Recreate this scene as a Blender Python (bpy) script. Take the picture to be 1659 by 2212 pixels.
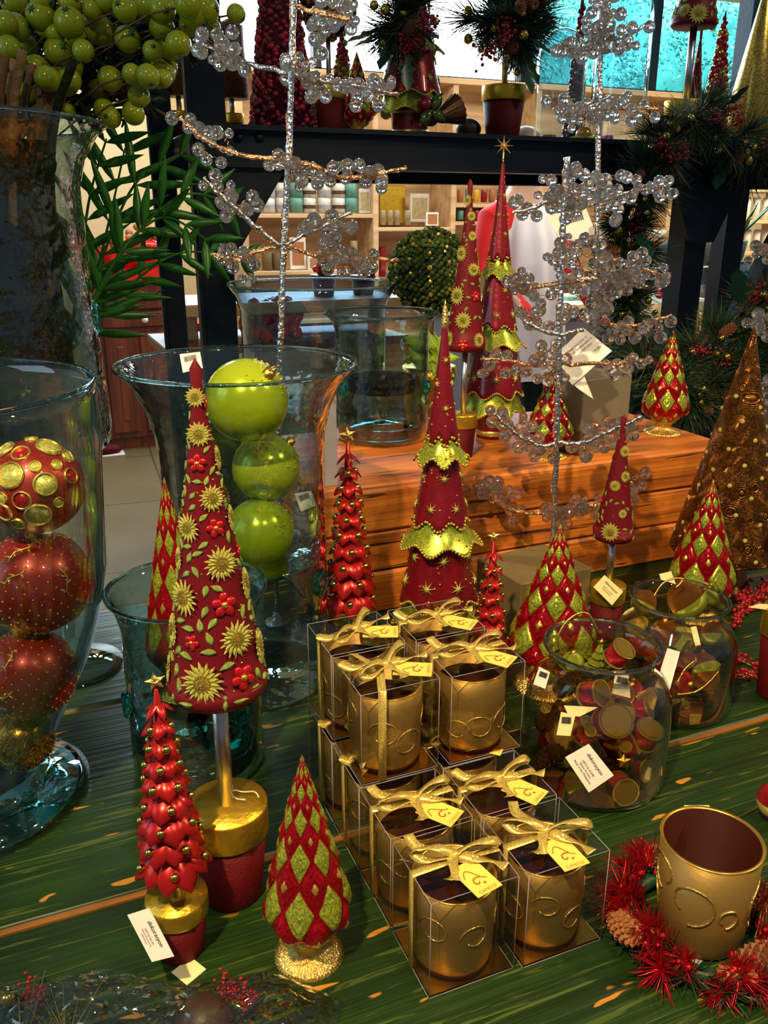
import bpy, math, random
import numpy as np
from math import sin, cos, pi, radians, sqrt
from mathutils import Vector, Matrix
for _o in list(bpy.data.objects): bpy.data.objects.remove(_o)
SC = bpy.context.scene; COL = SC.collection
R_ = random.Random(11)
# ---------------------------------------------------------------- camera
F, CX, CY = 1850.0, 829.5, 1106.0
PIT, YAW, CZ = radians(19.0), radians(22.7), 1.50
cd = bpy.data.cameras.new('camera'); cam = bpy.data.objects.new('camera', cd); COL.objects.link(cam)
cd.sensor_fit = 'HORIZONTAL'; cd.sensor_width = 36; cd.lens = 36*F/1659; cd.clip_start = .02; cd.clip_end = 100
cam.location = (0, 0, CZ); cam.rotation_euler = (pi/2-PIT, 0, -YAW); SC.camera = cam
# ---------------------------------------------------------------- world, exposure, lights
SC.view_settings.view_transform = 'Standard'; SC.view_settings.look = 'None'
SC.view_settings.gamma = 1; SC.view_settings.exposure = 0.15; SC.view_settings.use_curve_mapping = False
W = bpy.data.worlds.new('shop_daylight'); SC.world = W; W.use_nodes = True
W.node_tree.nodes['Background'].inputs[0].default_value = (.55, .66, .85, 1)
W.node_tree.nodes['Background'].inputs[1].default_value = .16
def spot(name, loc, aim, power, col, ang, size=.05, blend=.4):
    l = bpy.data.lights.new(name, 'SPOT'); l.energy = power; l.color = col; l.spot_size = radians(ang); l.shadow_soft_size = size; l.spot_blend = blend
    o = bpy.data.objects.new(name, l); COL.objects.link(o); o.location = loc
    o.rotation_euler = (Vector(aim)-Vector(loc)).to_track_quat('-Z', 'Y').to_euler()
def area(name, loc, aim, power, col, sx, sy):
    l = bpy.data.lights.new(name, 'AREA'); l.energy = power; l.color = col; l.shape = 'RECTANGLE'; l.size = sx; l.size_y = sy
    o = bpy.data.objects.new(name, l); COL.objects.link(o); o.location = loc
    o.rotation_euler = (Vector(aim)-Vector(loc)).to_track_quat('-Z', 'Y').to_euler()
spot('overhead_spot', (-.55, -.15, 2.9), (.78, 1.1, .95), 270, (1, .68, .34), 46, .035)
spot('overhead_spot', (2.2, .1, 2.9), (1.0, 1.25, .9), 120, (1, .68, .32), 60, .035)
spot('overhead_spot', (.6, -.5, 2.9), (.45, .6, .85), 60, (1, .76, .45), 60, .05)
spot('overhead_spot', (-.5, .2, 3.1), (-.05, 1.35, 1.95), 45, (1, .84, .55), 50, .05)  # added spot to brighten the berry bouquet, no known fixture
spot('shelf_spot', (2.4, 1.0, 3.1), (1.5, 2.4, 1.9), 40, (1, .80, .55), 70, .05)
spot('apron_fill_spot', (2.5, 2.6, 3.1), (2.75, 3.8, 1.3), 130, (1, .90, .75), 60, .08)  # added mid-room fill that whitens the apron, not a real lamp
area('shop_light', (1.6, 4.6, 3.0), (2.2, 6.0, 1.4), 42, (1, .85, .62), 3.0, .6)
area('shop_light', (4.6, 3.6, 3.0), (4.6, 5.2, 1.0), 60, (1, .85, .62), 2.0, .6)
area('shop_light', (.1, 3.4, 3.0), (.3, 5.0, .3), 7, (1, .84, .62), 1.2, .8)
area('window_light', (2.0, 5.85, 2.85), (.6, 1.4, .9), 230, (.62, .85, 1), 4.0, .9)
area('left_daylight', (-2.6, 1.2, 2.2), (.2, 1.0, 1.1), 16, (.55, .80, 1), 1.6, 1.6)  # cool daylight from the left, no door is modelled
# ---------------------------------------------------------------- picture geometry -> places in the shop
fw = np.array([sin(YAW)*cos(PIT), cos(YAW)*cos(PIT), -sin(PIT)]); rt = np.array([cos(YAW), -sin(YAW), 0.]); upv = np.cross(rt, fw)
C0 = np.array([0, 0, CZ])
T, B = 0.80, 1.042
def ray(x, y): return fw+rt*(x-CX)/F-upv*(y-CY)/F
def at(x, y, z=T): d = ray(x, y); return C0+d*(z-CZ)/d[2]
def aty(x, y, Y): d = ray(x, y); return C0+d*Y/d[1]
def atd(x, y, dep): return C0+ray(x, y)*dep
def dep(p): return float((np.array(p)-C0) @ fw)
def rad(p, px): return px*dep(p)/F
def hgt(b, ypx):
    lo, hi = 0., 3.
    for _ in range(40):
        m = (lo+hi)/2; v = np.array(b)+[0, 0, m]-C0
        if CY-F*(v@upv)/(v@fw) > ypx: lo = m
        else: hi = m
    return lo
def atv(x, y, base, off=0.):
    "point of a pixel ray on the upright plane through base that faces the camera"
    h = np.array([sin(YAW), cos(YAW), 0.]); d = ray(x, y); return C0+d*(((np.array(base)-C0) @ h+off)/(d @ h))
def silh(base, px, py):
    "(radius, height) of a round upright thing whose outline passes px,py"
    z = hgt(base, py); v = np.array(base)+[0, 0, z]-C0; return abs(px-(CX+F*(v@rt)/(v@fw)))*(v@fw)/F, z
def facing(p): return math.atan2(-p[1], -p[0])       # angle from a point towards the photographer
# ---------------------------------------------------------------- materials
MATS = {}
def mat(name, col=(.5, .5, .5), rough=.5, metal=0., spec=.5, var=0., scale=30., bump=0., bscale=60., emit=None, es=1., trans=0., coat=0., ior=1.45):
    if name in MATS: return MATS[name]
    m = bpy.data.materials.new(name); m.use_nodes = True; n = m.node_tree.nodes; L = m.node_tree.links; p = n['Principled BSDF']
    p.inputs['Base Color'].default_value = (*col, 1); p.inputs['Roughness'].default_value = rough; p.inputs['Metallic'].default_value = metal
    p.inputs['Specular IOR Level'].default_value = spec; p.inputs['Transmission Weight'].default_value = trans; p.inputs['Coat Weight'].default_value = coat; p.inputs['IOR'].default_value = ior
    tc = n.new('ShaderNodeTexCoord')
    nz = n.new('ShaderNodeTexNoise'); nz.inputs['Scale'].default_value = scale; nz.inputs['Detail'].default_value = 3
    L.new(tc.outputs['Object'], nz.inputs['Vector'])
    mx = n.new('ShaderNodeMix'); mx.data_type = 'RGBA'
    v = var or .12
    mx.inputs[6].default_value = (*[c*(1-v) for c in col], 1); mx.inputs[7].default_value = (*[min(1, c*(1+v)) for c in col], 1)
    L.new(nz.outputs['Fac'], mx.inputs[0]); L.new(mx.outputs[2], p.inputs['Base Color'])
    if bump:
        b2 = n.new('ShaderNodeTexNoise'); b2.inputs['Scale'].default_value = bscale; b2.inputs['Detail'].default_value = 2
        L.new(tc.outputs['Object'], b2.inputs['Vector'])
        bn = n.new('ShaderNodeBump'); bn.inputs['Strength'].default_value = bump; bn.inputs['Distance'].default_value = .01
        L.new(b2.outputs['Fac'], bn.inputs['Height']); L.new(bn.outputs[0], p.inputs['Normal'])
    if emit: p.inputs['Emission Color'].default_value = (*emit, 1); p.inputs['Emission Strength'].default_value = es
    MATS[name] = m; return m
def glitter(name, c1, c2, scale=700., metal=.75, rough=.28, strength=.5):
    m = bpy.data.materials.new(name); m.use_nodes = True; n = m.node_tree.nodes; L = m.node_tree.links; p = n['Principled BSDF']
    p.inputs['Metallic'].default_value = metal; p.inputs['Roughness'].default_value = rough
    tc = n.new('ShaderNodeTexCoord'); vo = n.new('ShaderNodeTexVoronoi'); vo.inputs['Scale'].default_value = scale
    L.new(tc.outputs['Object'], vo.inputs['Vector'])
    mx = n.new('ShaderNodeMix'); mx.data_type = 'RGBA'; mx.inputs[6].default_value = (*c1, 1); mx.inputs[7].default_value = (*c2, 1)
    sp = n.new('ShaderNodeSeparateColor'); L.new(vo.outputs['Color'], sp.inputs[0]); L.new(sp.outputs[0], mx.inputs[0]); L.new(mx.outputs[2], p.inputs['Base Color'])
    bn = n.new('ShaderNodeBump'); bn.inputs['Strength'].default_value = strength; bn.inputs['Distance'].default_value = .002
    L.new(sp.outputs[1], bn.inputs['Height']); L.new(bn.outputs[0], p.inputs['Normal'])
    MATS[name] = m; return m
def thin_glass(name, mid, edge, bump=0., bscale=40., gl=1.0, rough=.02):
    m = bpy.data.materials.new(name); m.use_nodes = True; n = m.node_tree.nodes; L = m.node_tree.links; n.clear()
    out = n.new('ShaderNodeOutputMaterial'); mixs = n.new('ShaderNodeMixShader'); tr = n.new('ShaderNodeBsdfTransparent'); g = n.new('ShaderNodeBsdfGlossy')
    g.inputs['Roughness'].default_value = rough; g.inputs['Color'].default_value = (.95, 1, 1, 1)
    lw = n.new('ShaderNodeLayerWeight'); lw.inputs['Blend'].default_value = .35
    rp = n.new('ShaderNodeMix'); rp.data_type = 'RGBA'; rp.inputs[6].default_value = (*mid, 1); rp.inputs[7].default_value = (*edge, 1)
    pw = n.new('ShaderNodeMath'); pw.operation = 'POWER'; pw.inputs[1].default_value = 2.2
    L.new(lw.outputs['Facing'], pw.inputs[0]); L.new(pw.outputs[0], rp.inputs[0]); L.new(rp.outputs[2], tr.inputs['Color'])
    l2 = n.new('ShaderNodeLayerWeight'); l2.inputs['Blend'].default_value = .5
    p5 = n.new('ShaderNodeMath'); p5.operation = 'POWER'; p5.inputs[1].default_value = 4.5; L.new(l2.outputs['Facing'], p5.inputs[0])
    fr = n.new('ShaderNodeMath'); fr.operation = 'MULTIPLY_ADD'; fr.inputs[1].default_value = .8; fr.inputs[2].default_value = .035; L.new(p5.outputs[0], fr.inputs[0])
    mu = n.new('ShaderNodeMath'); mu.operation = 'MULTIPLY'; mu.inputs[1].default_value = gl; mu.use_clamp = True
    L.new(fr.outputs[0], mu.inputs[0]); L.new(mu.outputs[0], mixs.inputs[0]); L.new(tr.outputs[0], mixs.inputs[1]); L.new(g.outputs[0], mixs.inputs[2]); L.new(mixs.outputs[0], out.inputs[0])
    if bump:
        tc = n.new('ShaderNodeTexCoord'); nz = n.new('ShaderNodeTexNoise'); nz.inputs['Scale'].default_value = bscale; L.new(tc.outputs['Object'], nz.inputs['Vector'])
        bn = n.new('ShaderNodeBump'); bn.inputs['Strength'].default_value = bump; bn.inputs['Distance'].default_value = .01
        L.new(nz.outputs['Fac'], bn.inputs['Height'])
        for q in (lw, l2, g): L.new(bn.outputs[0], q.inputs['Normal'])
    MATS[name] = m; return m
def wood(name, c1, c2, axis=0, grain=1., rough=.45, dark=(.05, .02, .01), crack=.0, bump=.15, spots=None):
    m = bpy.data.materials.new(name); m.use_nodes = True; n = m.node_tree.nodes; L = m.node_tree.links; p = n['Principled BSDF']
    p.inputs['Roughness'].default_value = rough
    tc = n.new('ShaderNodeTexCoord')
    def nz(sc, det=4, dist=.0):
        mp = n.new('ShaderNodeMapping'); mp.inputs['Scale'].default_value = sc; L.new(tc.outputs['Object'], mp.inputs[0])
        q = n.new('ShaderNodeTexNoise'); q.inputs['Scale'].default_value = 1; q.inputs['Detail'].default_value = det; q.inputs['Distortion'].default_value = dist
        L.new(mp.outputs[0], q.inputs['Vector']); return q.outputs['Fac']
    def sc(a, b): s = [b, b, b]; s[axis] = a; return s
    def ramp(src, a, b):
        r = n.new('ShaderNodeValToRGB'); r.color_ramp.elements[0].position = a; r.color_ramp.elements[1].position = b; L.new(src, r.inputs[0]); return r.outputs[0]
    def mix(fac, a, b):
        x = n.new('ShaderNodeMix'); x.data_type = 'RGBA'; L.new(fac, x.inputs[0])
        for i, v in ((6, a), (7, b)):
            if isinstance(v, tuple): x.inputs[i].default_value = (*v, 1)
            else: L.new(v, x.inputs[i])
        return x.outputs[2]
    f1 = ramp(nz(sc(1.6*grain, 26*grain), 5, .6), .38, .66); f2 = ramp(nz(sc(3*grain, 110*grain), 3, .2), .3, .75)
    c = mix(f1, c1, c2); c = mix(f2, c, mix(f1, tuple(x*.72 for x in c1), tuple(min(1, x*1.15) for x in c2)))
    if crack:
        f3 = ramp(nz(sc(4, 75), 4, .8), .69-crack*.1, .72-crack*.1); c = mix(f3, c, dark)
    if spots:
        f4 = ramp(nz(sc(13, 60), 2, .3), .675, .70); c = mix(f4, c, spots)
        f5 = ramp(nz(sc(5.5, 105), 3, 1.2), .60, .635); c = mix(f5, c, (.050, .085, .010))
    L.new(c, p.inputs['Base Color'])
    bn = n.new('ShaderNodeBump'); bn.inputs['Strength'].default_value = bump; bn.inputs['Distance'].default_value = .004
    L.new(f2, bn.inputs['Height']); L.new(bn.outputs[0], p.inputs['Normal'])
    MATS[name] = m; return m
M = MATS
wood('green_wood', (.006, .024, .002), (.009, .036, .003), 0, 1., .42, spots=(.45, .20, .02), bump=.35)
wood('seam_wood', (.30, .12, .015), (.10, .045, .008), 0, 2., .6)
wood('block_wood', (.42, .11, .010), (.66, .22, .028), 0, 1., .5, crack=.6, bump=.3)
wood('pale_wood', (.62, .40, .20), (.74, .52, .30), 0, .6, .5)
wood('red_wood', (.11, .022, .010), (.20, .045, .016), 2, .8, .4)
wood('dark_wood', (.03, .018, .012), (.06, .035, .02), 0, .8, .5)
mat('steel_blue', (.005, .014, .024), .45, .3, var=.3, scale=9, bump=.05)
mat('crimson', (.20, .005, .015), .36, .35, coat=.4, var=.25, scale=25, bump=.08, bscale=120)
mat('crimson_matte', (.125, .005, .011), .5, 0, .22, var=.15, scale=40)
mat('pot_red', (.085, .003, .005), .6, 0, .2, var=.3, scale=40, bump=.2, bscale=260)
mat('petal_red', (.36, .010, .010), .27, .45, .4, coat=.2, var=.5, scale=18)
mat('flower_red', (.55, .01, .02), .22, .5, coat=.5, var=.3)
mat('gold', (.83, .52, .10), .28, 1, var=.2, scale=60, bump=.2, bscale=200)
mat('gold_foil', (.62, .40, .035), .36, .85, var=.3, scale=40, bump=.12, bscale=130)
mat('gold_ball', (.72, .55, .10), .16, 1, var=.15)
mat('gold_leaf_metal', (.75, .55, .16), .3, .9, var=.3, scale=90, bump=.3, bscale=300)
mat('orange_gold', (.95, .50, .08), .25, .9, var=.2)
mat('champagne', (.27, .18, .045), .46, .6, var=.08, scale=10, bump=.03, bscale=200)
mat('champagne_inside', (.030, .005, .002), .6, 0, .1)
mat('foil_card', (.95, .50, .06), .18, 1, var=.2, scale=12)
mat('silver', (.80, .82, .85), .22, 1, var=.25, scale=80, bump=.5, bscale=150)
mat('copper', (.85, .48, .25), .25, 1, var=.25, scale=80, bump=.7, bscale=260)
mat('rod_silver', (.62, .60, .58), .3, 1, var=.1)
mat('white_card', (.85, .82, .76), .6)
mat('cream_card', (.86, .78, .40), .55)
mat('candle_card', (.88, .66, .12), .5)
mat('brown_ink', (.35, .13, .02), .6)
mat('ink', (.03, .03, .05), .6)
mat('berry', (.30, .006, .02), .3, .2, coat=.4, var=.3)
mat('berry_dark', (.09, .008, .022), .45, .1, var=.6, scale=60)
mat('needle', (.010, .055, .028), .5, .1, var=.6, scale=20)
mat('needle_gold', (.24, .20, .05), .4, .3, var=.5, scale=20)
mat('holly', (.012, .075, .045), .38, .1, var=.4, scale=20)
mat('palm', (.022, .15, .014), .35, 0, var=.45, scale=12)
mat('cone_brown', (.20, .075, .03), .6, 0, var=.5, scale=80)
mat('bark', (.13, .075, .035), .8, 0, .1, var=.6, scale=30, bump=.6, bscale=60)
mat('twig', (.20, .12, .04), .8, 0, var=.5, scale=40, bump=.5, bscale=80)
mat('dark_leaf', (.008, .022, .008), .5, 0, var=.5)
mat('moss', (.012, .020, .008), .9, 0, .05, var=.8, scale=40, bump=1, bscale=90)
mat('lime_ball', (.42, .56, .01), .22, .35, coat=.6, var=.25, scale=8)
mat('cinnamon', (.38, .15, .05), .7, 0, var=.4, scale=60, bump=.4, bscale=120)
mat('tinsel', (.62, .01, .02), .2, .8, coat=.5, var=.4, scale=200)
mat('drum_end', (.17, .12, .02), .42, .6, var=.2)
mat('black_metal', (.008, .012, .014), .45, .5)
mat('grey_card', (.20, .175, .12), .6, 0, var=.12, scale=60, bump=.1, bscale=300)
mat('lavender_card', (.30, .29, .34), .6)
mat('olive_card', (.16, .125, .055), .6, 0, var=.2, scale=50)
mat('red_cloth', (.70, .008, .012), .8, 0, var=.12, scale=8)
mat('white_cloth', (.80, .76, .80), .8, 0, var=.06, scale=5)
mat('dark_cloth', (.022, .035, .030), .85, 0, var=.3)
mat('skin', (.62, .36, .25), .5)
mat('hair', (.03, .018, .01), .5)
mat('cream_wall', (.80, .66, .38), .8, var=.05)
mat('white_wall', (.72, .66, .56), .8, var=.05)
mat('red_glaze', (.75, .015, .012), .15, 0, coat=.6)
mat('white_glaze', (.85, .82, .75), .25)
mat('gold_glass_tin', (.45, .36, .2), .4, .3, var=.6, scale=30)
mat('tin_pattern', (.62, .60, .55), .5, .1, var=.5, scale=28)
mat('tin_teal', (.12, .30, .26), .45, .1, var=.3)
mat('violet_pot', (.09, .02, .07), .4)
mat('terracotta', (.42, .17, .07), .6)
mat('yellow_glaze', (.75, .42, .03), .3)
mat('pink', (.75, .05, .25), .4, var=.3)
mat('lime', (.35, .55, .04), .5, var=.3)
mat('aloe', (.10, .22, .05), .45, var=.3)
mat('window_glow', (1, 1, 1), .5, emit=(.86, .95, 1), es=5.5)
mat('counter_cream', (.82, .68, .38), .5)
mat('counter_grey', (.16, .15, .17), .6)
mat('wax', (.62, .68, .5), .5)
mat('orange_tube', (.85, .12, .03), .4)
glitter('lime_glitter', (.36, .38, .03), (.85, .84, .24), 900, .4, .32)
glitter('gold_glitter', (.55, .36, .03), (1, .80, .20), 1400, .85, .3, .8)
glitter('ribbon_gold', (.60, .38, .03), (1, .90, .32), 1200, .6, .32, .8)
glitter('red_glitter', (.28, .004, .008), (.70, .02, .03), 1300, .6, .25, .6)
glitter('red_glass', (.26, .002, .008), (.50, .008, .016), 500, .6, .16, .3)
glitter('green_gold', (.11, .23, .02), (.56, .60, .06), 700, .55, .26, .5)
glitter('bronze_bead', (.10, .04, .008), (.62, .30, .05), 420, .85, .25, 1.)
glitter('gold_mesh', (.20, .15, .03), (.75, .55, .12), 260, .85, .3, .9)
glitter('berry_green', (.13, .21, .003), (.34, .40, .008), 60, .1, .12, .3)
glitter('leaf_glitter', (.11, .25, .03), (.50, .68, .16), 900, .45, .3)
glitter('green_glass_flake', (.015, .04, .015), (.10, .16, .03), 90, .3, .15, 1.)
glitter('brown_glitter', (.05, .02, .01), (.25, .12, .05), 500, .6, .35, 1.)
thin_glass('clear_glass', (.93, .97, .95), (.13, .26, .26), .12, 8, gl=2.2)
thin_glass('teal_glass', (.84, .90, .88), (.06, .17, .17), .5, 26, gl=2.6)
thin_glass('teal_glass_dark', (.66, .78, .72), (.05, .16, .15), .6, 22, gl=2.4)
thin_glass('blue_glass', (.80, .90, .97), (.35, .5, .65), .3, 18, gl=2.2)
thin_glass('amber_glass', (.95, .93, .84), (.26, .24, .10), 0, gl=1.8)
thin_glass('acetate', (.93, .92, .90), (.60, .55, .45), .06, 9, gl=1.2)
thin_glass('cellophane', (.90, .92, .92), (.55, .58, .58), 1.0, 30, gl=2.6, rough=.05)
def bead_glass():
    m = bpy.data.materials.new('bead_glass'); m.use_nodes = True; n = m.node_tree.nodes; L = m.node_tree.links; n.clear()
    out = n.new('ShaderNodeOutputMaterial'); mx = n.new('ShaderNodeMixShader'); mx.inputs[0].default_value = .05
    g = n.new('ShaderNodeBsdfGlass'); g.inputs['IOR'].default_value = 1.42; g.inputs['Roughness'].default_value = .02; g.inputs['Color'].default_value = (1, .99, .97, 1)
    t = n.new('ShaderNodeBsdfTranslucent'); t.inputs['Color'].default_value = (1, .95, .86, 1)
    L.new(g.outputs[0], mx.inputs[1]); L.new(t.outputs[0], mx.inputs[2]); gs = n.new('ShaderNodeBsdfGlossy'); gs.inputs['Roughness'].default_value = .07; m2 = n.new('ShaderNodeMixShader'); m2.inputs[0].default_value = .13; L.new(mx.outputs[0], m2.inputs[1]); L.new(gs.outputs[0], m2.inputs[2]); L.new(m2.outputs[0], out.inputs[0]); MATS['bead_glass'] = m
bead_glass()
def teal_solid():
    m = bpy.data.materials.new('teal_solid'); m.use_nodes = True; n = m.node_tree.nodes; L = m.node_tree.links; n.clear()
    out = n.new('ShaderNodeOutputMaterial'); g = n.new('ShaderNodeBsdfGlass'); g.inputs['Roughness'].default_value = .03; g.inputs['Color'].default_value = (.42, .90, .90, 1)
    tc = n.new('ShaderNodeTexCoord'); nz = n.new('ShaderNodeTexNoise'); nz.inputs['Scale'].default_value = 60; L.new(tc.outputs['Object'], nz.inputs['Vector'])
    bn = n.new('ShaderNodeBump'); bn.inputs['Strength'].default_value = .6; L.new(nz.outputs['Fac'], bn.inputs['Height']); L.new(bn.outputs[0], g.inputs['Normal'])
    L.new(g.outputs[0], out.inputs[0]); MATS['teal_solid'] = m
teal_solid()
rg_ = MATS['teal_solid'].copy(); rg_.name = 'rim_glass'; MATS['rim_glass'] = rg_
for _n in rg_.node_tree.nodes:
    if _n.type == 'BSDF_GLASS': _n.inputs['Color'].default_value = (.82, .95, .95, 1)
def beaded_swirl():
    m = bpy.data.materials.new('beaded_swirl'); m.use_nodes = True; n = m.node_tree.nodes; L = m.node_tree.links; p = n['Principled BSDF']
    p.inputs['Metallic'].default_value = .7; p.inputs['Roughness'].default_value = .27
    tc = n.new('ShaderNodeTexCoord'); vo = n.new('ShaderNodeTexVoronoi'); vo.inputs['Scale'].default_value = 21; L.new(tc.outputs['Object'], vo.inputs['Vector'])
    ml = n.new('ShaderNodeMath'); ml.operation = 'MULTIPLY'; ml.inputs[1].default_value = 150; L.new(vo.outputs['Distance'], ml.inputs[0])
    sn = n.new('ShaderNodeMath'); sn.operation = 'SINE'; L.new(ml.outputs[0], sn.inputs[0])
    v2 = n.new('ShaderNodeTexVoronoi'); v2.inputs['Scale'].default_value = 260; L.new(tc.outputs['Object'], v2.inputs['Vector'])
    s2 = n.new('ShaderNodeSeparateColor'); L.new(v2.outputs['Color'], s2.inputs[0])
    ad = n.new('ShaderNodeMath'); ad.operation = 'MULTIPLY_ADD'; ad.inputs[1].default_value = .5; L.new(sn.outputs[0], ad.inputs[0]); L.new(s2.outputs[0], ad.inputs[2])
    mx = n.new('ShaderNodeMix'); mx.data_type = 'RGBA'; mx.inputs[6].default_value = (.06, .018, .004, 1); mx.inputs[7].default_value = (.42, .17, .025, 1); L.new(ad.outputs[0], mx.inputs[0]); L.new(mx.outputs[2], p.inputs['Base Color'])
    bn = n.new('ShaderNodeBump'); bn.inputs['Strength'].default_value = 1; bn.inputs['Distance'].default_value = .003; L.new(ad.outputs[0], bn.inputs['Height']); L.new(bn.outputs[0], p.inputs['Normal'])
    MATS['beaded_swirl'] = m
beaded_swirl()
def tiles():
    m = bpy.data.materials.new('floor_tile'); m.use_nodes = True; n = m.node_tree.nodes; L = m.node_tree.links; p = n['Principled BSDF']; p.inputs['Roughness'].default_value = .35
    tc = n.new('ShaderNodeTexCoord'); mp = n.new('ShaderNodeMapping'); mp.inputs['Rotation'].default_value = (0, 0, .06); mp.inputs['Location'].default_value = (-.36, .28, 0); L.new(tc.outputs['Object'], mp.inputs[0])
    b = n.new('ShaderNodeTexBrick'); b.offset = 0; b.inputs['Color1'].default_value = (.22, .15, .07, 1); b.inputs['Color2'].default_value = (.20, .14, .065, 1); b.inputs['Mortar'].default_value = (.09, .06, .03, 1)
    b.inputs['Scale'].default_value = 1; b.inputs['Mortar Size'].default_value = .006; b.inputs['Brick Width'].default_value = 1.0; b.inputs['Row Height'].default_value = 1.0
    L.new(mp.outputs[0], b.inputs[0]); nz = n.new('ShaderNodeTexNoise'); nz.inputs['Scale'].default_value = 2.5; nz.inputs['Detail'].default_value = 5; L.new(tc.outputs['Object'], nz.inputs[0])
    mx = n.new('ShaderNodeMix'); mx.data_type = 'RGBA'; mx.blend_type = 'MULTIPLY'; mx.inputs[0].default_value = .6; L.new(b.outputs[0], mx.inputs[6]); L.new(nz.outputs[1], mx.inputs[7]); 
    hs = n.new('ShaderNodeHueSaturation'); hs.inputs['Saturation'].default_value = 0; L.new(nz.outputs[1], hs.inputs['Color']); L.new(hs.outputs[0], mx.inputs[7]); L.new(mx.outputs[2], p.inputs['Base Color']); MATS['floor_tile'] = m
tiles()
def pattern():
    m = bpy.data.materials.new('blue_pattern'); m.use_nodes = True; n = m.node_tree.nodes; L = m.node_tree.links; p = n['Principled BSDF']; p.inputs['Roughness'].default_value = .35
    tc = n.new('ShaderNodeTexCoord'); vo = n.new('ShaderNodeTexVoronoi'); vo.inputs['Scale'].default_value = 22; L.new(tc.outputs['Object'], vo.inputs['Vector'])
    r = n.new('ShaderNodeValToRGB'); r.color_ramp.interpolation = 'CONSTANT'; e = r.color_ramp.elements; e[0].color = (.30, .55, .10, 1); e[1].position = .35; e[1].color = (.02, .18, .38, 1); x = e.new(.62); x.color = (.35, .62, .72, 1)
    L.new(vo.outputs['Distance'], r.inputs[0]); L.new(r.outputs[0], p.inputs['Base Color']); MATS['blue_pattern'] = m
pattern()
# ---------------------------------------------------------------- mesh helpers
KIDS = {}
class MB:
    def __init__(s): s.v = []; s.f = []; s.m = []; s.n = 0
    def add(s, vf, mi=0, X=None):
        v, f = vf; v = np.asarray(v, float)
        if X is not None: X = np.array(X); v = v @ X[:3, :3].T + X[:3, 3]
        s.v.append(v); k = s.n
        s.f += [tuple(i+k for i in q) for q in f]
        s.m += (list(mi) if hasattr(mi, '__len__') else [mi]*len(f)); s.n += len(v); return s
    def mesh(s, name, mats, smooth=True):
        me = bpy.data.meshes.new(name); V = np.concatenate(s.v) if s.v else np.zeros((0, 3))
        me.from_pydata(V.tolist(), [], s.f)
        for q in mats: me.materials.append(M[q])
        if len(mats) > 1: me.polygons.foreach_set('material_index', s.m)
        me.polygons.foreach_set('use_smooth', [smooth]*len(s.f)); me.update(); return me
def link(name, me, parent=None, loc=None, rot=None, sc=None):
    o = bpy.data.objects.new(name, me); COL.objects.link(o)
    if parent is not None: o.parent = parent; KIDS.setdefault(parent.name, []).append(o)
    if loc is not None: o.location = loc
    if rot is not None: o.rotation_euler = rot
    if sc is not None: o.scale = (sc, sc, sc) if not hasattr(sc, '__len__') else sc
    return o
def part(name, mb, mats, parent=None, smooth=True, loc=None, rot=None, sc=None):
    mats = [mats] if isinstance(mats, str) else mats
    return link(name, mb.mesh(name, mats, smooth) if isinstance(mb, MB) else mb, parent, loc, rot, sc)
def thing(name, label, cat, loc=(0, 0, 0), rz=0, group=None, sc=None):
    return tag(link(name, None, None, loc, (0, 0, rz), sc), label, cat, group)
def tag(o, label, cat, group=None):
    o['label'] = label; o['category'] = cat
    if group: o['group'] = group
    return o
def struct(name, mb, mats, smooth=False):
    o = part(name, mb, mats, None, smooth); o['kind'] = 'structure'; return o
def dup(root, loc, rz=0, label=None, group=None, sc=None):
    def rec(o, par):
        c = o.copy(); COL.objects.link(c)
        if par is not None: c.parent = par; KIDS.setdefault(par.name, []).append(c)
        for k in KIDS.get(o.name, []): rec(k, c)
        return c
    r = rec(root, None); r.location = loc; r.rotation_euler = (0, 0, rz)
    if sc: r.scale = (sc, sc, sc)
    if label: r['label'] = label
    if group: r['group'] = group
    return r
def mtx(loc=(0, 0, 0), z=None, ang=0, s=1.):
    "matrix: local z along z, then spun by ang, scaled, moved"
    q = Vector(z).to_track_quat('Z', 'Y').to_matrix().to_4x4() if z is not None else Matrix.Identity(4)
    S = Matrix.Diagonal((s, s, s, 1)) if not hasattr(s, '__len__') else Matrix.Diagonal((*s, 1))
    return Matrix.Translation(Vector(loc)) @ q @ Matrix.Rotation(ang, 4, 'Z') @ S
def box(x0, x1, y0, y1, z0, z1):
    v = [(x, y, z) for z in (z0, z1) for y in (y0, y1) for x in (x0, x1)]
    return v, [(0, 2, 3, 1), (4, 5, 7, 6), (0, 1, 5, 4), (2, 6, 7, 3), (0, 4, 6, 2), (1, 3, 7, 5)]
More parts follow.
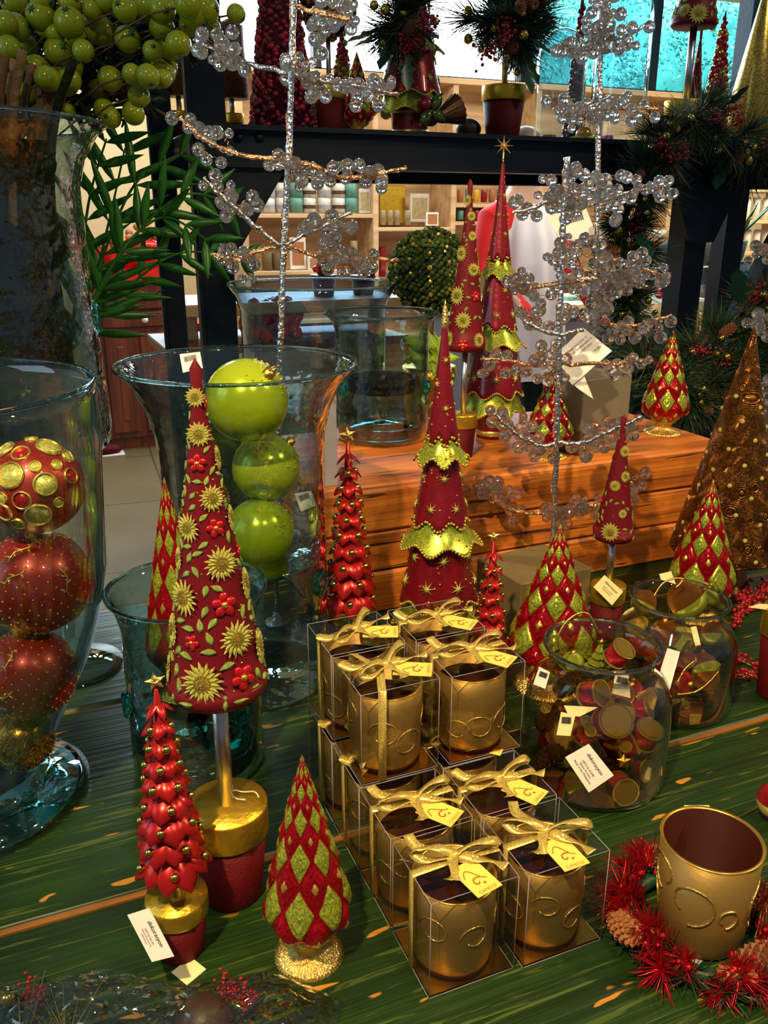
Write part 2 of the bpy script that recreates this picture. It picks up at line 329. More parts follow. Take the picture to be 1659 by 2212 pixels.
def bbox(x0, x1, y0, y1, z0, z1, b=.004):
    "box with chamfered edges"
    b = min(b, (x1-x0)/3, (y1-y0)/3, (z1-z0)/3)
    bm = [( (x0, x1), (y0+b, y1-b), (z0+b, z1-b)), ((x0+b, x1-b), (y0, y1), (z0+b, z1-b)), ((x0+b, x1-b), (y0+b, y1-b), (z0, z1))]
    v = []; idx = {}
    for a in range(3):
        for sx in (0, 1):
            for sy in (0, 1):
                for sz in (0, 1):
                    idx[(a, sx, sy, sz)] = len(v); r = bm[a]; v.append((r[0][sx], r[1][sy], r[2][sz]))
    f = []
    for s in (0, 1):
        f.append([idx[(0, s, 0, 0)], idx[(0, s, 1, 0)], idx[(0, s, 1, 1)], idx[(0, s, 0, 1)]]); f.append([idx[(1, 0, s, 0)], idx[(1, 1, s, 0)], idx[(1, 1, s, 1)], idx[(1, 0, s, 1)]]); f.append([idx[(2, 0, 0, s)], idx[(2, 1, 0, s)], idx[(2, 1, 1, s)], idx[(2, 0, 1, s)]])
    for p in (0, 1):
        for q in (0, 1):
            f.append([idx[(0, p, q, 0)], idx[(0, p, q, 1)], idx[(1, p, q, 1)], idx[(1, p, q, 0)]])
            f.append([idx[(0, p, 0, q)], idx[(0, p, 1, q)], idx[(2, p, 1, q)], idx[(2, p, 0, q)]])
            f.append([idx[(1, 0, p, q)], idx[(1, 1, p, q)], idx[(2, 1, p, q)], idx[(2, 0, p, q)]])
            for r in (0, 1): f.append([idx[(0, p, q, r)], idx[(1, p, q, r)], idx[(2, p, q, r)]])
    return v, [tuple(q) for q in f]
def lathe(prof, n=48, fn=None, a0=0, a1=2*pi):
    "prof: (r,z) list. fn(theta, i, r, z) -> (r,z)"
    full = abs(a1-a0-2*pi) < 1e-6; m = n if full else n+1
    v = []; f = []
    for i, (r, z) in enumerate(prof):
        for j in range(m):
            t = a0+(a1-a0)*j/n; rr, zz = fn(t, i, r, z) if fn else (r, z); v.append((rr*cos(t), rr*sin(t), zz))
    for i in range(len(prof)-1):
        for j in range(n):
            k = (j+1) % m; a, b, c, d = i*m+j, i*m+k, (i+1)*m+k, (i+1)*m+j
            if prof[i][0] < 1e-7: f.append((a, c, d))
            elif prof[i+1][0] < 1e-7: f.append((a, b, c))
            else: f.append((a, b, c, d))
    return v, f
def ball(r=1., n=16, c=(0, 0, 0), sz=1.):
    v, f = lathe([(r*sin(pi*i/(n//2)), -r*sz*cos(pi*i/(n//2))) for i in range(n//2+1)], n); return [(a+c[0], b+c[1], d+c[2]) for a, b, d in v], f
def ico(r, sub=1):
    p = (1+5**.5)/2; v = [Vector(q).normalized() for q in ((-1, p, 0), (1, p, 0), (-1, -p, 0), (1, -p, 0), (0, -1, p), (0, 1, p), (0, -1, -p), (0, 1, -p), (p, 0, -1), (p, 0, 1), (-p, 0, -1), (-p, 0, 1))]
    f = [(0, 11, 5), (0, 5, 1), (0, 1, 7), (0, 7, 10), (0, 10, 11), (1, 5, 9), (5, 11, 4), (11, 10, 2), (10, 7, 6), (7, 1, 8), (3, 9, 4), (3, 4, 2), (3, 2, 6), (3, 6, 8), (3, 8, 9), (4, 9, 5), (2, 4, 11), (6, 2, 10), (8, 6, 7), (9, 8, 1)]
    for _ in range(sub):
        c = {}; g = []
        def md(a, b):
            k = (min(a, b), max(a, b))
            if k not in c: c[k] = len(v); v.append(((v[a]+v[b])/2).normalized())
            return c[k]
        for a, b, d in f: x, y, z = md(a, b), md(b, d), md(d, a); g += [(a, x, z), (b, y, x), (d, z, y), (x, y, z)]
        f = g
    return [tuple(q*r) for q in v], f
def tube(pts, r, n=8, cap=True):
    P = [Vector(p) for p in pts]; rs = r if hasattr(r, '__len__') else [r]*len(P); v = []; f = []; pr = None
    for i, p in enumerate(P):
        d = (P[min(i+1, len(P)-1)]-P[max(i-1, 0)]).normalized()
        if pr is None: a = d.orthogonal().normalized()
        else: a = (pr-d*pr.dot(d)); a = a.normalized() if a.length > 1e-6 else d.orthogonal().normalized()
        pr = a; b = d.cross(a)
        for j in range(n): t = 2*pi*j/n; v.append(tuple(p+(a*cos(t)+b*sin(t))*rs[i]))
    for i in range(len(P)-1):
        for j in range(n): k = (j+1) % n; f.append((i*n+j, i*n+k, (i+1)*n+k, (i+1)*n+j))
    if cap: f.append(tuple(range(n))[::-1]); f.append(tuple((len(P)-1)*n+j for j in range(n)))
    return v, f
def spline(pts, k=6):
    P = [Vector(p) for p in pts]; out = []
    for i in range(len(P)-1):
        a, b, c, d = P[max(i-1, 0)], P[i], P[i+1], P[min(i+2, len(P)-1)]
        for j in range(k):
            t = j/k; out.append(.5*((2*b)+(c-a)*t+(2*a-5*b+4*c-d)*t*t+(3*b-a-3*c+d)*t**3))
    out.append(P[-1]); return out
def ribbon(pts, w, up, th=.0006):
    "flat band along pts, width direction given by up x direction"
    P = [Vector(p) for p in pts]; v = []; f = []
    U = [Vector(u) for u in up] if hasattr(up[0], '__len__') else [Vector(up)]*len(P)
    ws = w if hasattr(w, '__len__') else [w]*len(P)
    for i, p in enumerate(P):
        d = (P[min(i+1, len(P)-1)]-P[max(i-1, 0)]).normalized(); s = d.cross(U[i]); s = s.normalized() if s.length > 1e-6 else Vector((1, 0, 0)); nn = s.cross(d)
        for a, b in ((-1, -1), (1, -1), (1, 1), (-1, 1)): v.append(tuple(p+s*a*ws[i]/2+nn*b*th/2))
    for i in range(len(P)-1):
        for j in range(4): k = (j+1) % 4; f.append((i*4+j, i*4+k, i*4+4+k, i*4+4+j))
    f += [(3, 2, 1, 0), tuple(len(P)*4-4+j for j in range(4))]
    return v, f
def plate(poly, th):
    "prism from a 2-D outline in xy"
    n = len(poly); v = [(x, y, 0) for x, y in poly]+[(x, y, th) for x, y in poly]
    return v, [tuple(range(n))[::-1], tuple(range(n, 2*n))]+[(i, (i+1) % n, n+(i+1) % n, n+i) for i in range(n)]
def leaf(L, w, th=.0015, n=5, fold=.15):
    "pointed leaf along +y, lying in xy with some thickness"
    top = []; 
    for i in range(n+1):
        t = i/n; ww = w*sin(pi*t**.8)*.5 if 0 < i < n else 0; top.append((t*L, ww))
    v = []; f = []
    for z, s in ((th, 1), (0, 0)):
        for (y, ww) in top: v += [(-ww, y, z*(1-.6*s)), (0, y, z+(fold*w if s else 0)), (ww, y, z*(1-.6*s))]
    m = 3*(n+1)
    for i in range(n):
        a = 3*i
        f += [(a, a+1, a+4, a+3), (a+1, a+2, a+5, a+4), (m+a+3, m+a+4, m+a+1, m+a), (m+a+4, m+a+5, m+a+2, m+a+1), (a, a+3, m+a+3, m+a), (a+2, m+a+2, m+a+5, a+5)]
    return v, f
def star(n, r1, r2, th):
    poly = [((r1 if i % 2 == 0 else r2)*sin(pi*i/n), (r1 if i % 2 == 0 else r2)*cos(pi*i/n)) for i in range(2*n)]
    v = [(x, y, 0) for x, y in poly]+[(0, 0, th), (0, 0, -th)]
    f = []
    for i in range(2*n): j = (i+1) % (2*n); f += [(j, i, 2*n), (i, j, 2*n+1)]
    return v, f
def text(s, size, mname, parent, X, name='lettering', shear=0.):
    cu = bpy.data.curves.new('t', 'FONT'); cu.body = s; cu.size = size; cu.shear = shear; cu.align_x = 'CENTER'; cu.align_y = 'CENTER'; cu.resolution_u = 2
    o = bpy.data.objects.new('t', cu); COL.objects.link(o); bpy.context.view_layer.update()
    me = bpy.data.meshes.new_from_object(o); bpy.data.objects.remove(o); me.materials.clear(); me.materials.append(M[mname])
    q = link(name, me, parent); q.matrix_local = X; return q
# cycles light paths: enough passes through stacked glass
try:
    SC.cycles.transparent_max_bounces = 40; SC.cycles.max_bounces = 14; SC.cycles.transmission_bounces = 14; SC.cycles.glossy_bounces = 4; SC.cycles.diffuse_bounces = 3
    SC.cycles.sample_clamp_indirect = 6
except Exception: pass
SHZ = float(aty(1000, 291, 2.35)[2])             # top of the steel shelf
# ================================================================ SETTING
def wpt(x, y, Y=6.0): p = aty(x, y, Y); return float(p[0]), float(p[2])
struct('floor', MB().add(box(-4, 9, -1.5, 7.0, -.1, 0)), 'floor_tile')
WT = wpt(1000, 168, 6.45)[1]
wx0, wx1 = wpt(425, 100, 6.45)[0], wpt(1130, 100, 6.45)[0]
mb = MB().add(box(-4, 9, 6.45, 6.6, 0, WT-.05))
mb.add(box(-4, wx0, 6.45, 6.6, WT-.05, 3.4)).add(box(wx0, 9, 6.45, 6.6, 3.25, 3.4))
struct('wall_back', mb, 'cream_wall')
struct('wall_left', MB().add(box(-4.1, -4, -1.5, 6.6, 0, 3.4)), 'white_wall')
struct('wall_right', MB().add(box(9, 9.1, -1.5, 6.6, 0, 3.4)), 'white_wall')
# window_1: glowing daylight panes, window_2: greenery outside
w1 = thing('window_1', 'bright daylight window above the wooden bookcase', 'window', (wx0, 6.45, WT)); del w1['label'], w1['category']; w1['kind'] = 'structure'
mb = MB()
for a in np.linspace(0, wx1-wx0, 4): mb.add(box(a-.03, a+.03, -.03, .05, -.05, .9))
mb.add(box(0, wx1-wx0, -.03, .05, -.05, .0)); part('window_frame', mb, 'steel_blue', w1, False)
part('pane', MB().add(box(0, wx1-wx0, .06, .07, -.05, .9)), 'window_glow', w1, False)
w2 = link('window_2', None, None, (wx1, 6.45, WT)); w2['kind'] = 'structure'
mb = MB()
for a in (0.02, 1.25, 2.6, 4.1): mb.add(box(a-.03, a+.03, -.03, .05, -.05, .9))
mb.add(box(0, 5.5, -.03, .05, -.05, .0)); part('window_frame', mb, 'steel_blue', w2, False)
mat('hedge_leaf', (.07, .40, .40), .5, 0, var=.95, scale=2.2)
mb = MB(); rr = random.Random(4)
for i in range(9000):
    x, z = rr.uniform(wx1-1, wx1+5), rr.uniform(WT-.5, WT+1.3)
    y = 8.3+.45*sin(x*5)*sin(z*7)+rr.uniform(-.2, .2)
    if sin(x*9+1)*sin(z*11+x) > .55 and rr.random() < .9: continue
    mb.add(leaf(rr.uniform(.04, .09), .04, .003, 2), 0, mtx((x, y, z), (rr.uniform(-1, 1), -1, rr.uniform(-1, 1)), rr.uniform(0, 6)))
mb.add(box(wx1-1, wx1+6, 8.75, 8.8, 0, WT+1.4))
h = tag(part('hedge', mb, 'hedge_leaf', None, False), 'blue-green hedge outside the high window at right', 'hedge'); h['kind'] = 'stuff'
area('hedge_fill_light', (wx1+2.4, 7.3, WT+1.9), (wx1+2.0, 8.4, WT+.4), 300, (.75, 1, 1), 4, .8)  # added area light on the hedge, in place of sunlight
# ================================================================ DISPLAY TABLE AND BLOCK
t = thing('display_table', 'green-stained plank display table with worn orange seams', 'table', (0, 0, 0))
mb = MB()
for a, b in ((-.05, .375), (.385, .792), (.800, 1.207), (1.215, 1.56)): mb.add(bbox(-1.6, 2.3, a, b, T-.045, T, .004))
part('tabletop', mb, 'green_wood', t, False)
part('seam_strip', MB().add(box(-1.6, 2.3, .792, .800, T-.04, T-.001)).add(box(-1.6, 2.3, 1.207, 1.215, T-.04, T-.004)).add(box(-1.6, 2.3, .375, .385, T-.04, T-.001)).add(box(-1.6, 2.3, 1.56, 1.575, T-.045, T-.003)), 'seam_wood', t, False)
part('apron', MB().add(box(-1.55, 2.25, 0, 1.52, T-.14, T-.045)), 'dark_wood', t, False)
for x in (-1.45, 2.15):
    for y in (.05, 1.45): part('leg', MB().add(bbox(x-.05, x+.05, y-.05, y+.05, 0, T-.14)), 'dark_wood', t, False)
bx1 = float(at(1620, 973, B)[0])
k = thing('timber_block', 'thick orange-brown reclaimed timber riser on the green table', 'riser', (0, 0, 0)); 
y0 = 1.345; xs0 = float(aty(690, 1062, y0)[0]); hs = (B-T)
for a, b, d in ((0, .335, 0), (.34, .66, .003), (.665, 1, 0)):
    part('beam', MB().add(bbox(xs0, bx1, y0+d, 1.80, T+hs*a, T+hs*b, .005)), 'block_wood', k, False)
tb = thing('back_table', 'dark display table behind the timber riser', 'table', (0, 0, 0))
part('tabletop', MB().add(bbox(.5, 2.25, 1.84, 2.28, .74, .78)), 'dark_wood', tb, False)
for x in (.58, 2.15):
    for y in (1.9, 2.2): part('leg', MB().add(bbox(x-.03, x+.03, y-.03, y+.03, 0, .74)), 'dark_wood', tb, False)
# ================================================================ STEEL SHELF
s = thing('steel_shelf', 'dark blue steel shelf frame with riveted beam and corner gussets', 'shelf', (0, 2.35, 0))
def post(px, py, w, y0, d, label=None, z1=3.2):
    x = float(aty(px, py, 2.35+y0)[0]); mb = MB().add(bbox(x-w/2, x+w/2, y0, y0+d, 0, z1, .003))
    mb.add(bbox(x-w/2-.012, x-w/2, y0-.012, y0+.004, 0, z1, .002)); o = part('post', mb, 'steel_blue', s, False); return x
xl = post(470, 560, .088, 0, .09); xr = post(1500, 560, .088, 0, .09, None, SHZ-.09)
post(372, 560, .06, .35, .06); post(1640, 100, .10, .5, .08)
part('beam', MB().add(bbox(xl-.04, 4.2, -.02, .03, SHZ-.10, SHZ, .003)).add(box(xl-.04, 4.2, -.045, -.018, SHZ-.012, SHZ)).add(box(xl-.04, 4.2, -.045, -.018, SHZ-.10, SHZ-.088)), 'steel_blue', s, False)
part('shelf_board', MB().add(bbox(xl-.03, 4.2, .03, .62, SHZ-.035, SHZ-.004)), 'dark_wood', s, False)
part('beam', MB().add(bbox(xl-.03, 4.2, .58, .64, SHZ-.11, SHZ-.036, .003)), 'steel_blue', s, False)
for gx, w0 in ((xl, 1), (xr, 0)):
    poly = [(gx-.05, SHZ-.10), (gx+.19, SHZ-.10), (gx+.05, SHZ-.31), (gx-.05, SHZ-.31)] if w0 else [(gx-.15, SHZ-.10), (gx+.15, SHZ-.10), (gx+.05, SHZ-.30), (gx-.05, SHZ-.30)]
    v, f = plate([(a, -b) for a, b in poly], .012); part('gusset', MB().add(([(x, -.025+z, -y) for x, y, z in v], f)), 'steel_blue', s, False)
mb = MB()
for px in (468, 516, 560):
    p = aty(px, 297, 2.33); mb.add(ball(.012, 10, (p[0], -.022, p[2])))
part('rivet', mb, 'steel_blue', s)
# raking brace at far right
p1, p2 = aty(1659, 545, 2.2), aty(1575, 730, 2.2)
br = tag(part('brace_bar', MB().add(tube([(p1[0]+.25, 2.2, p1[2]+.42), (p2[0], 2.2, p2[2]), (p2[0]-.25, 2.2, .02)], .045, 4)), 'steel_blue', None, False), 'slanting dark steel brace at the right edge behind the garland', 'brace')
# ================================================================ GLASSWARE
def vessel(name, label, loc, outer, gm, th=.003, bottom=.006, rz=0, rim=.004, parent=None, pname='glass_body', cat='vase', n=72):
    t = thing(name, label, cat, loc, rz) if parent is None else parent
    inner = [(max(r-th, .0), z) for r, z in outer[::-1] if z > outer[0][1]+bottom]
    prof = [(0, outer[0][1])]+outer+inner+[(inner[-1][0], outer[0][1]+bottom), (0, outer[0][1]+bottom)]
    part(pname, MB().add(lathe(prof, n)), gm, t)
    R, Z = outer[-1]
    a = [(R-th/2+rim*.7*cos(q), Z+rim*.7*sin(q)) for q in np.linspace(0, 2*pi, 9)]
    part('rim', MB().add(lathe(a, n)), 'rim_glass', t); return t
def prong_ring(t, z, r, n=2, ang=0, rr=.012):
    for i in range(n):
        a = ang+2*pi*i/n; c = Vector((cos(a)*(r+.004), sin(a)*(r+.004), z))
        pts = [c+Vector((cos(a)*sin(q)*0+(-sin(a))*rr*cos(q), cos(a)*rr*cos(q), rr*sin(q))) for q in np.linspace(0, 2*pi, 15)]
        part('glass_knob', MB().add(tube(pts, .0045, 8, False)), 'teal_solid', t)
# big flared hurricane with lime balls
pH = at(550, 1458); dH = dep(pH)
H1 = hgt(pH, 785); rb = silh(pH, 703, 1000)[0]
t = vessel('hurricane_vase', 'large flared clear glass hurricane holding lime ornament balls', tuple(pH), [(rb*.97, 0), (rb, .01), (rb*.985, H1*.3), (rb*.98, H1*.72), (rb*1.0, H1*.80), (rb*1.08, H1*.88), (rb*1.22, H1*.95), (rb*1.36, H1*.99), (rb*1.40, H1)], 'teal_glass')
prong_ring(t, H1*.36, rb-.004, 2, facing(pH)+1.05, .017)
part('inner_plate', MB().add(lathe([(0, H1*.40), (rb*.85, H1*.40), (rb*.93, H1*.43), (rb*.85, H1*.412), (0, H1*.41)], 48)), 'teal_glass_dark', t)
def ornament(label, px, py, rpx, base, zoff=0, mats='lime_ball', d=None, cap=True, name='ornament_ball', fn=None, tilt=(.3, 0)):
    c = atv(px, py, base, d); r = rpx*dep(c)/F
    o = thing(name, label, 'ornament', tuple(c)); part('ball', MB().add(ball(r, 40)), mats, o)
    if cap:
        X = mtx((0, 0, 0), (tilt[0], tilt[1]-.2, .9))
        part('cap', MB().add(lathe([(0, r*1.16), (r*.14, r*1.15), (r*.15, r*.96)], 14), 0, X), 'gold', o)
        part('hanging_loop', MB().add(tube([X @ Vector((r*.10*cos(q), 0, r*1.22+r*.10*sin(q))) for q in np.linspace(0, 2*pi, 12)], r*.018, 5), 0), 'gold', o)
    return o, c, r
dI = -.02
for nm, px, py, r_, dd, tl in (('big lime glass ball at the top of the flared hurricane', 533, 865, 90, dI, (.5, -.6)), ('middle lime glass ball with gold cap, under the big one', 575, 1010, 73, dI+.06, (.9, .1)), ('lowest lime glass ball, mottled yellow, in the hurricane', 562, 1148, 73, dI+.03, (.2, .9))):
    o, c, r = ornament(nm, px, py, r_, pH, 0, 'lime_ball', dd, True, 'ornament_ball', None, tl)
    g = MB(); q = random.Random(int(px))
    for i in range(26):
        a, b = q.uniform(0, 6.28), q.uniform(.0, .5)+.2
        g.add(ball(r*.035, 6, (r*1.0*sin(b)*cos(a)+.0, r*sin(b)*sin(a)-.0, r*cos(b))))
    part('glitter_cluster', g, 'gold_glitter', o, True, None, (.5, .6, 0))
dI2 = dep(pH)-.12
def card(name, label, pts, mname, cat='tag', parent=None, th=.0008):
    "a thin card through four points (world or local)"
    P = [Vector(p) for p in pts]; c = sum(P, Vector())/4; n = (P[1]-P[0]).cross(P[3]-P[0]).normalized()
    mb = MB(); v = [tuple(p-c) for p in P]+[tuple(p-c-n*th) for p in P]
    mb.add((v, [(0, 1, 2, 3), (7, 6, 5, 4), (0, 4, 5, 1), (1, 5, 6, 2), (2, 6, 7, 3), (3, 7, 4, 0)]))
    o = part(name, mb, mname, parent, False, tuple(c))
    if parent is None: tag(o, label, cat)
    X = (P[1]-P[0]).normalized(); Y = n.cross(X)
    o['_'] = 0; del o['_']
    return o, Matrix(((X.x, Y.x, n.x, 0), (X.y, Y.y, n.y, 0), (X.z, Y.z, n.z, 0), (0, 0, 0, 1))), (P[1]-P[0]).length, (P[3]-P[0]).length
def pxcard(name, label, quad, d, mname='white_card', dd=(0, 0, 0, 0), cat='tag', lines=0, title=None, bar=None, ink='ink', hole=True):
    "quad: bottom-left, bottom-right, top-right, top-left pixels"
    P = [atd(x, y, d+e) for (x, y), e in zip(quad, dd)]
    o, X, w, h = card(name, label, P, mname, cat)
    Tm = lambda x, y: X @ Matrix.Translation((x, y, .0009))
    if title: text(title[0], h*title[1], ink, o, Tm(0, h*.24), 'lettering', .25)
    if lines and not isinstance(lines, int):
        for i, s_ in enumerate(lines): text(s_, h*.115, ink, o, Tm(0, h*(.32-.125*i)), 'lettering')
    if bar:
        mb = MB(); q = random.Random(3)
        x = -w*.32
        while x < w*.32: a = q.choice((.01, .02, .03))*w; mb.add(box(x, x+a, h*.05, h*.33, .0005, .0009), 0, X); x += a+q.choice((.012, .02))*w
        part('barcode', mb, ink, o, False)
    return o
pxcard('price_tag', 'small white plastic price tag hanging inside the big hurricane', [(650, 1105), (684, 1092), (672, 1060), (636, 1066)], dI2, 'white_card', bar=1)
pxcard('price_tag', 'pink-white barcode tag on the hurricane rim behind the floral cone', [(395, 805), (438, 795), (432, 760), (388, 765)], dH-.12, 'white_card', bar=1)
# lower flared hurricane, front left
pJ = at(433, 1642); dJ = dep(pJ); H2 = hgt(pJ, 1268); r2 = silh(pJ, 290, 1600)[0]
t = vessel('hurricane_vase', 'short flared green-tinted hurricane between the red topiaries', tuple(pJ), [(r2*.95, 0), (r2, .012), (r2*.98, H2*.5), (r2*.97, H2*.82), (r2*1.02, H2*.9), (r2*1.09, H2*.97), (r2*1.15, H2)], 'teal_glass_dark')
part('inner_cup', MB().add(lathe([(0, H2*.36), (r2*.55, H2*.36), (r2*.62, H2*.46), (r2*.60, H2*.46), (r2*.53, H2*.375), (0, H2*.375)], 40)), 'black_metal', t)
part('base_disc', MB().add(lathe([(0, .008), (r2*.85, .008), (r2*.9, .02), (r2*.6, .028), (0, .03)], 40)), 'teal_solid', t)
prong_ring(t, H2*.42, r2-.003, 3, facing(pJ)+.7, .013)
#, MB().add(lathe([(0, 0), (.018, 0), (.019, .010), (.017, .012), (0, .010)], 24)), 'wax', None, True, tuple(at(578, 1668, T+.031))), 'pale green votive candle lying in the short hurricane', 'candle')
# hurricane with black ring on the block
pK = at(825, 945, B); H3 = hgt(pK, 675); r3 = rad(pK, 100)
t = vessel('hurricane_vase', 'teal hammered glass hurricane with black candle cup on the timber', tuple(pK), [(r3*.90, 0), (r3*.98, .012), (r3*1.0, .05), (r3*.97, H3*.5), (r3*.98, H3*.88), (r3*1.06, H3*.95), (r3*1.18, H3)], 'teal_glass')
part('black_cup', MB().add(lathe([(0, H3*.39), (r3*.70, H3*.39), (r3*.74, H3*.50), (r3*.70, H3*.50), (r3*.66, H3*.41), (0, H3*.41)], 40)), 'black_metal', t)
part('base_disc', MB().add(lathe([(0, .008), (r3*.88, .008), (r3*.9, .022), (r3*.5, .034), (0, .04)], 40)), 'teal_solid', t)
prong_ring(t, H3*.44, r3-.003, 3, facing(pK)+1.2, .012)
# wide flared vessel behind
pL = np.array(aty(680, 770, 2.05)); zL = .78; pL = at(680, 830, zL); dL = dep(pL)
c = aty(680, 790, 2.02); rL = rad(c, 158); hL = hgt((c[0], c[1], .78), 612)
vessel('glass_bowl_vase', 'wide clear glass vase with flared lip behind the hurricanes', (c[0], c[1], .78), [(rL*.9, 0), (rL, .02), (rL*.97, hL*.6), (rL*.97, hL*.9), (rL*1.05, hL*.96), (rL*1.13, hL)], 'blue_glass', cat='vase')
# footed vase with four ornaments, at left
pV = at(-50, 1722); dV = dep(pV); HV = hgt(pV, 838)
u = lambda px: rad(pV, px)
out = [(u(228), 0), (u(233), .006), (u(215), .014), (u(160), .022), (u(125), .032)]+[silh(pV, *e) for e in ((92, 1635), (118, 1585), (150, 1510), (185, 1430), (205, 1340), (215, 1250), (208, 1100), (200, 950), (190, 870), (188, 838))]
t = vessel('footed_vase', 'tall footed clear glass vase stacked with red ornaments, leftmost', tuple(pV), out, 'clear_glass', .004, .05)
part('foot_disc', MB().add(lathe([(u(100), .028), (u(150), .020), (u(210), .010), (u(212), .003), (0, .003), (0, .03)], 60)), 'teal_solid', t)
def dots_ball():
    o, c, r = ornament('red ball ornament with round green and red glitter discs, topmost in the footed vase', 78, 1050, 102, pV, 0, 'red_cloth_ball', .0, False)
    fa = math.atan2(-c[1], -c[0]); q = random.Random(5)
    spec = [(66, 1031, 29, 0), (132, 1049, 25, 0), (32, 977, 26, 0), (122, 969, 27, 0), (78, 985, 20, 1), (112, 1013, 13, 0), (25, 1012, 14, 0), (146, 1008, 12, 0), (78, 950, 14, 0), (10, 1065, 28, 0), (88, 1082, 20, 1), (45, 1077, 14, 0), (42, 1105, 22, 1), (112, 1112, 28, 0), (168, 1030, 18, 1), (158, 985, 16, 0), (150, 1085, 12, 0), (66, 1130, 16, 0)]
    F3 = Vector(-fw)
    for px, py, rp, k in spec:
        off = Vector(rt)*(px-78)/102+Vector(upv)*-(py-1050)/102
        l = off.length
        if l > .97: off *= .97/l; l = .97
        d = (off+F3*sqrt(1-l*l)).normalized(); rr_ = rp/102*r
        X = mtx(d*r*.985, d)
        part('glitter_disc', MB().add(lathe([(0, .0022), (rr_*.82, .0016), (rr_*.84, 0)], 28), 0, X), 'red_glitter' if k else 'lime_glitter', o)
        part('gold_ring', MB().add(lathe([(rr_*.82, 0), (rr_*.86, .0032), (rr_*.98, .0028), (rr_, 0)], 28), 0, X), 'gold_glitter', o)
mat('red_cloth_ball', (.27, .012, .009), .33, .35, coat=.4, var=.2)
dots_ball()
def bead_ball(label, px, py, rp, d, seed, m='red_cloth_ball'):
    o, c, r = ornament(label, px, py, rp, pV, 0, m, d, False); q = random.Random(seed); mb = MB()
    for i in range(330):
        z = 1-2*(i+.5)/330; a = i*2.39996; s_ = sqrt(1-z*z)
        mb.add(ico(r*.022, 0), 0, mtx((s_*cos(a)*r, s_*sin(a)*r, z*r)))
    part('beading', mb, 'gold_glitter', o)
    mb = MB()
    for i in range(16):
        a, b = q.uniform(0, 6.28), q.uniform(.4, 2.6)
        d0 = Vector((sin(b)*cos(a), sin(b)*sin(a), cos(b))); tn = d0.orthogonal().normalized(); tn.rotate(Matrix.Rotation(q.uniform(0, 6.28), 3, d0)); bt = d0.cross(tn)
        P = [(d0+tn*.13*j+bt*.05*sin(j*1.5)).normalized()*r*1.01 for j in range(6)]
        mb.add(tube(P, r*.016, 5))
        for j in range(1, 5):
            w = (P[j]/r+bt*(.1 if j % 2 else -.1)+tn*.06).normalized()*r*1.01; mb.add(tube([P[j], w], [r*.012, r*.026], 5))
    part('gold_vine', mb, 'gold_glitter', o); return o
bead_ball('large deep red ball ornament with gold vines, second in the footed vase', 82, 1255, 112, .0, 1)
bead_ball('red ball ornament with gold vines, third down in the footed vase', 66, 1455, 98, -.02, 2)
bead_ball('dark bronze beaded ball ornament at the bottom of the footed vase', 50, 1597, 66, -.02, 3, 'bronze_bead')
pxcard('price_tag', 'white price label lying in the foot of the footed vase', [(0, 1740), (70, 1715), (62, 1690), (-8, 1705)], dV+.02, 'white_card')
# low footed dish behind
p2 = at(158, 1440); r_ = rad(p2, 104)
t = thing('footed_dish', 'small clear glass footed dish behind the ornament vase', 'glass dish', tuple(p2))
part('foot_disc', MB().add(lathe([(0, 0), (r_, 0), (r_, .004), (r_*.5, .012), (r_*.15, .02), (r_*.12, .10), (0, .10)], 56)), 'clear_glass', t)
part('dish', MB().add(lathe([(0, .10), (r_*.5, .108), (r_*.8, .14), (r_*.78, .142), (r_*.48, .112), (0, .106)], 48)), 'clear_glass', t)
# tall vase with stems on a riser
pS = at(-50, 975, B); pS = np.array([pS[0], pS[1], B]); HS = hgt(pS, 262); rS = silh(pS, 205, 700)[0]
tag(part('wooden_crate', MB().add(bbox(float(pS[0])-.30, float(pS[0])+.10, float(pS[1])-.17, float(pS[1])+.2, .0, B, .006)), 'dark_wood', None, False), 'dark wooden crate under the big vase of green berries', 'crate')
t = vessel('tall_vase', 'huge green-tinted glass vase holding twigs and green berries', tuple(pS), [(rS*.90, 0), (rS*.98, .012), (rS, .04), (rS*.96, HS*.5), (rS*.95, HS*.82), (rS*1.0, HS*.9), (rS*1.10, HS*.97), (rS*1.18, HS)], 'teal_glass', .004)
part('base_disc', MB().add(lathe([(0, .008), (rS*.88, .008), (rS*.9, .03), (0, .05)], 40)), 'teal_glass_dark', t)
prong_ring(t, float(atd(185, 685, dep(pS))[2])-B, rS-.012, 1, facing(pS)+1.42, .026)
part('moss_lining', MB().add(lathe([(rS*.74*(1+.10*sin(i*1.3)), .05+HS*.86*i/16) for i in range(17)], 40, lambda a, i, r, z: (r*(1+.10*sin(a*5+i*.7)+.06*sin(a*11-i)), z))), 'moss', t)
q = random.Random(8)
bq = thing('berry_bouquet', 'bouquet of shiny green berries on brown twigs in the tall vase', 'bouquet', (pS[0], pS[1], B+.03))
bo = Vector((pS[0], pS[1], B+.03)); dB = dep(pS)-.02
mbs = [MB() for _ in range(22)]
for i in range(60):
    a = q.uniform(0, 6.28); r0 = rS*q.uniform(.4, .90); b = a+q.uniform(-1, 1)
    P = [Vector((r0*cos(a), r0*sin(a), 0)), Vector((r0*.9*cos(b), r0*.9*sin(b), HS*.5)), Vector((r0*1.0*cos(b), r0*1.0*sin(b), HS*.90)), Vector((r0*1.25*cos(b), r0*1.25*sin(b), HS*1.12))]
    part('twig', MB().add(tube(spline(P, 5), [.015+.006*sin(3*j+i) if i < 16 else .008 for j in range(16)], 6)), 'moss' if i % 5 == 0 else ('bark' if i % 2 else 'twig'), bq)
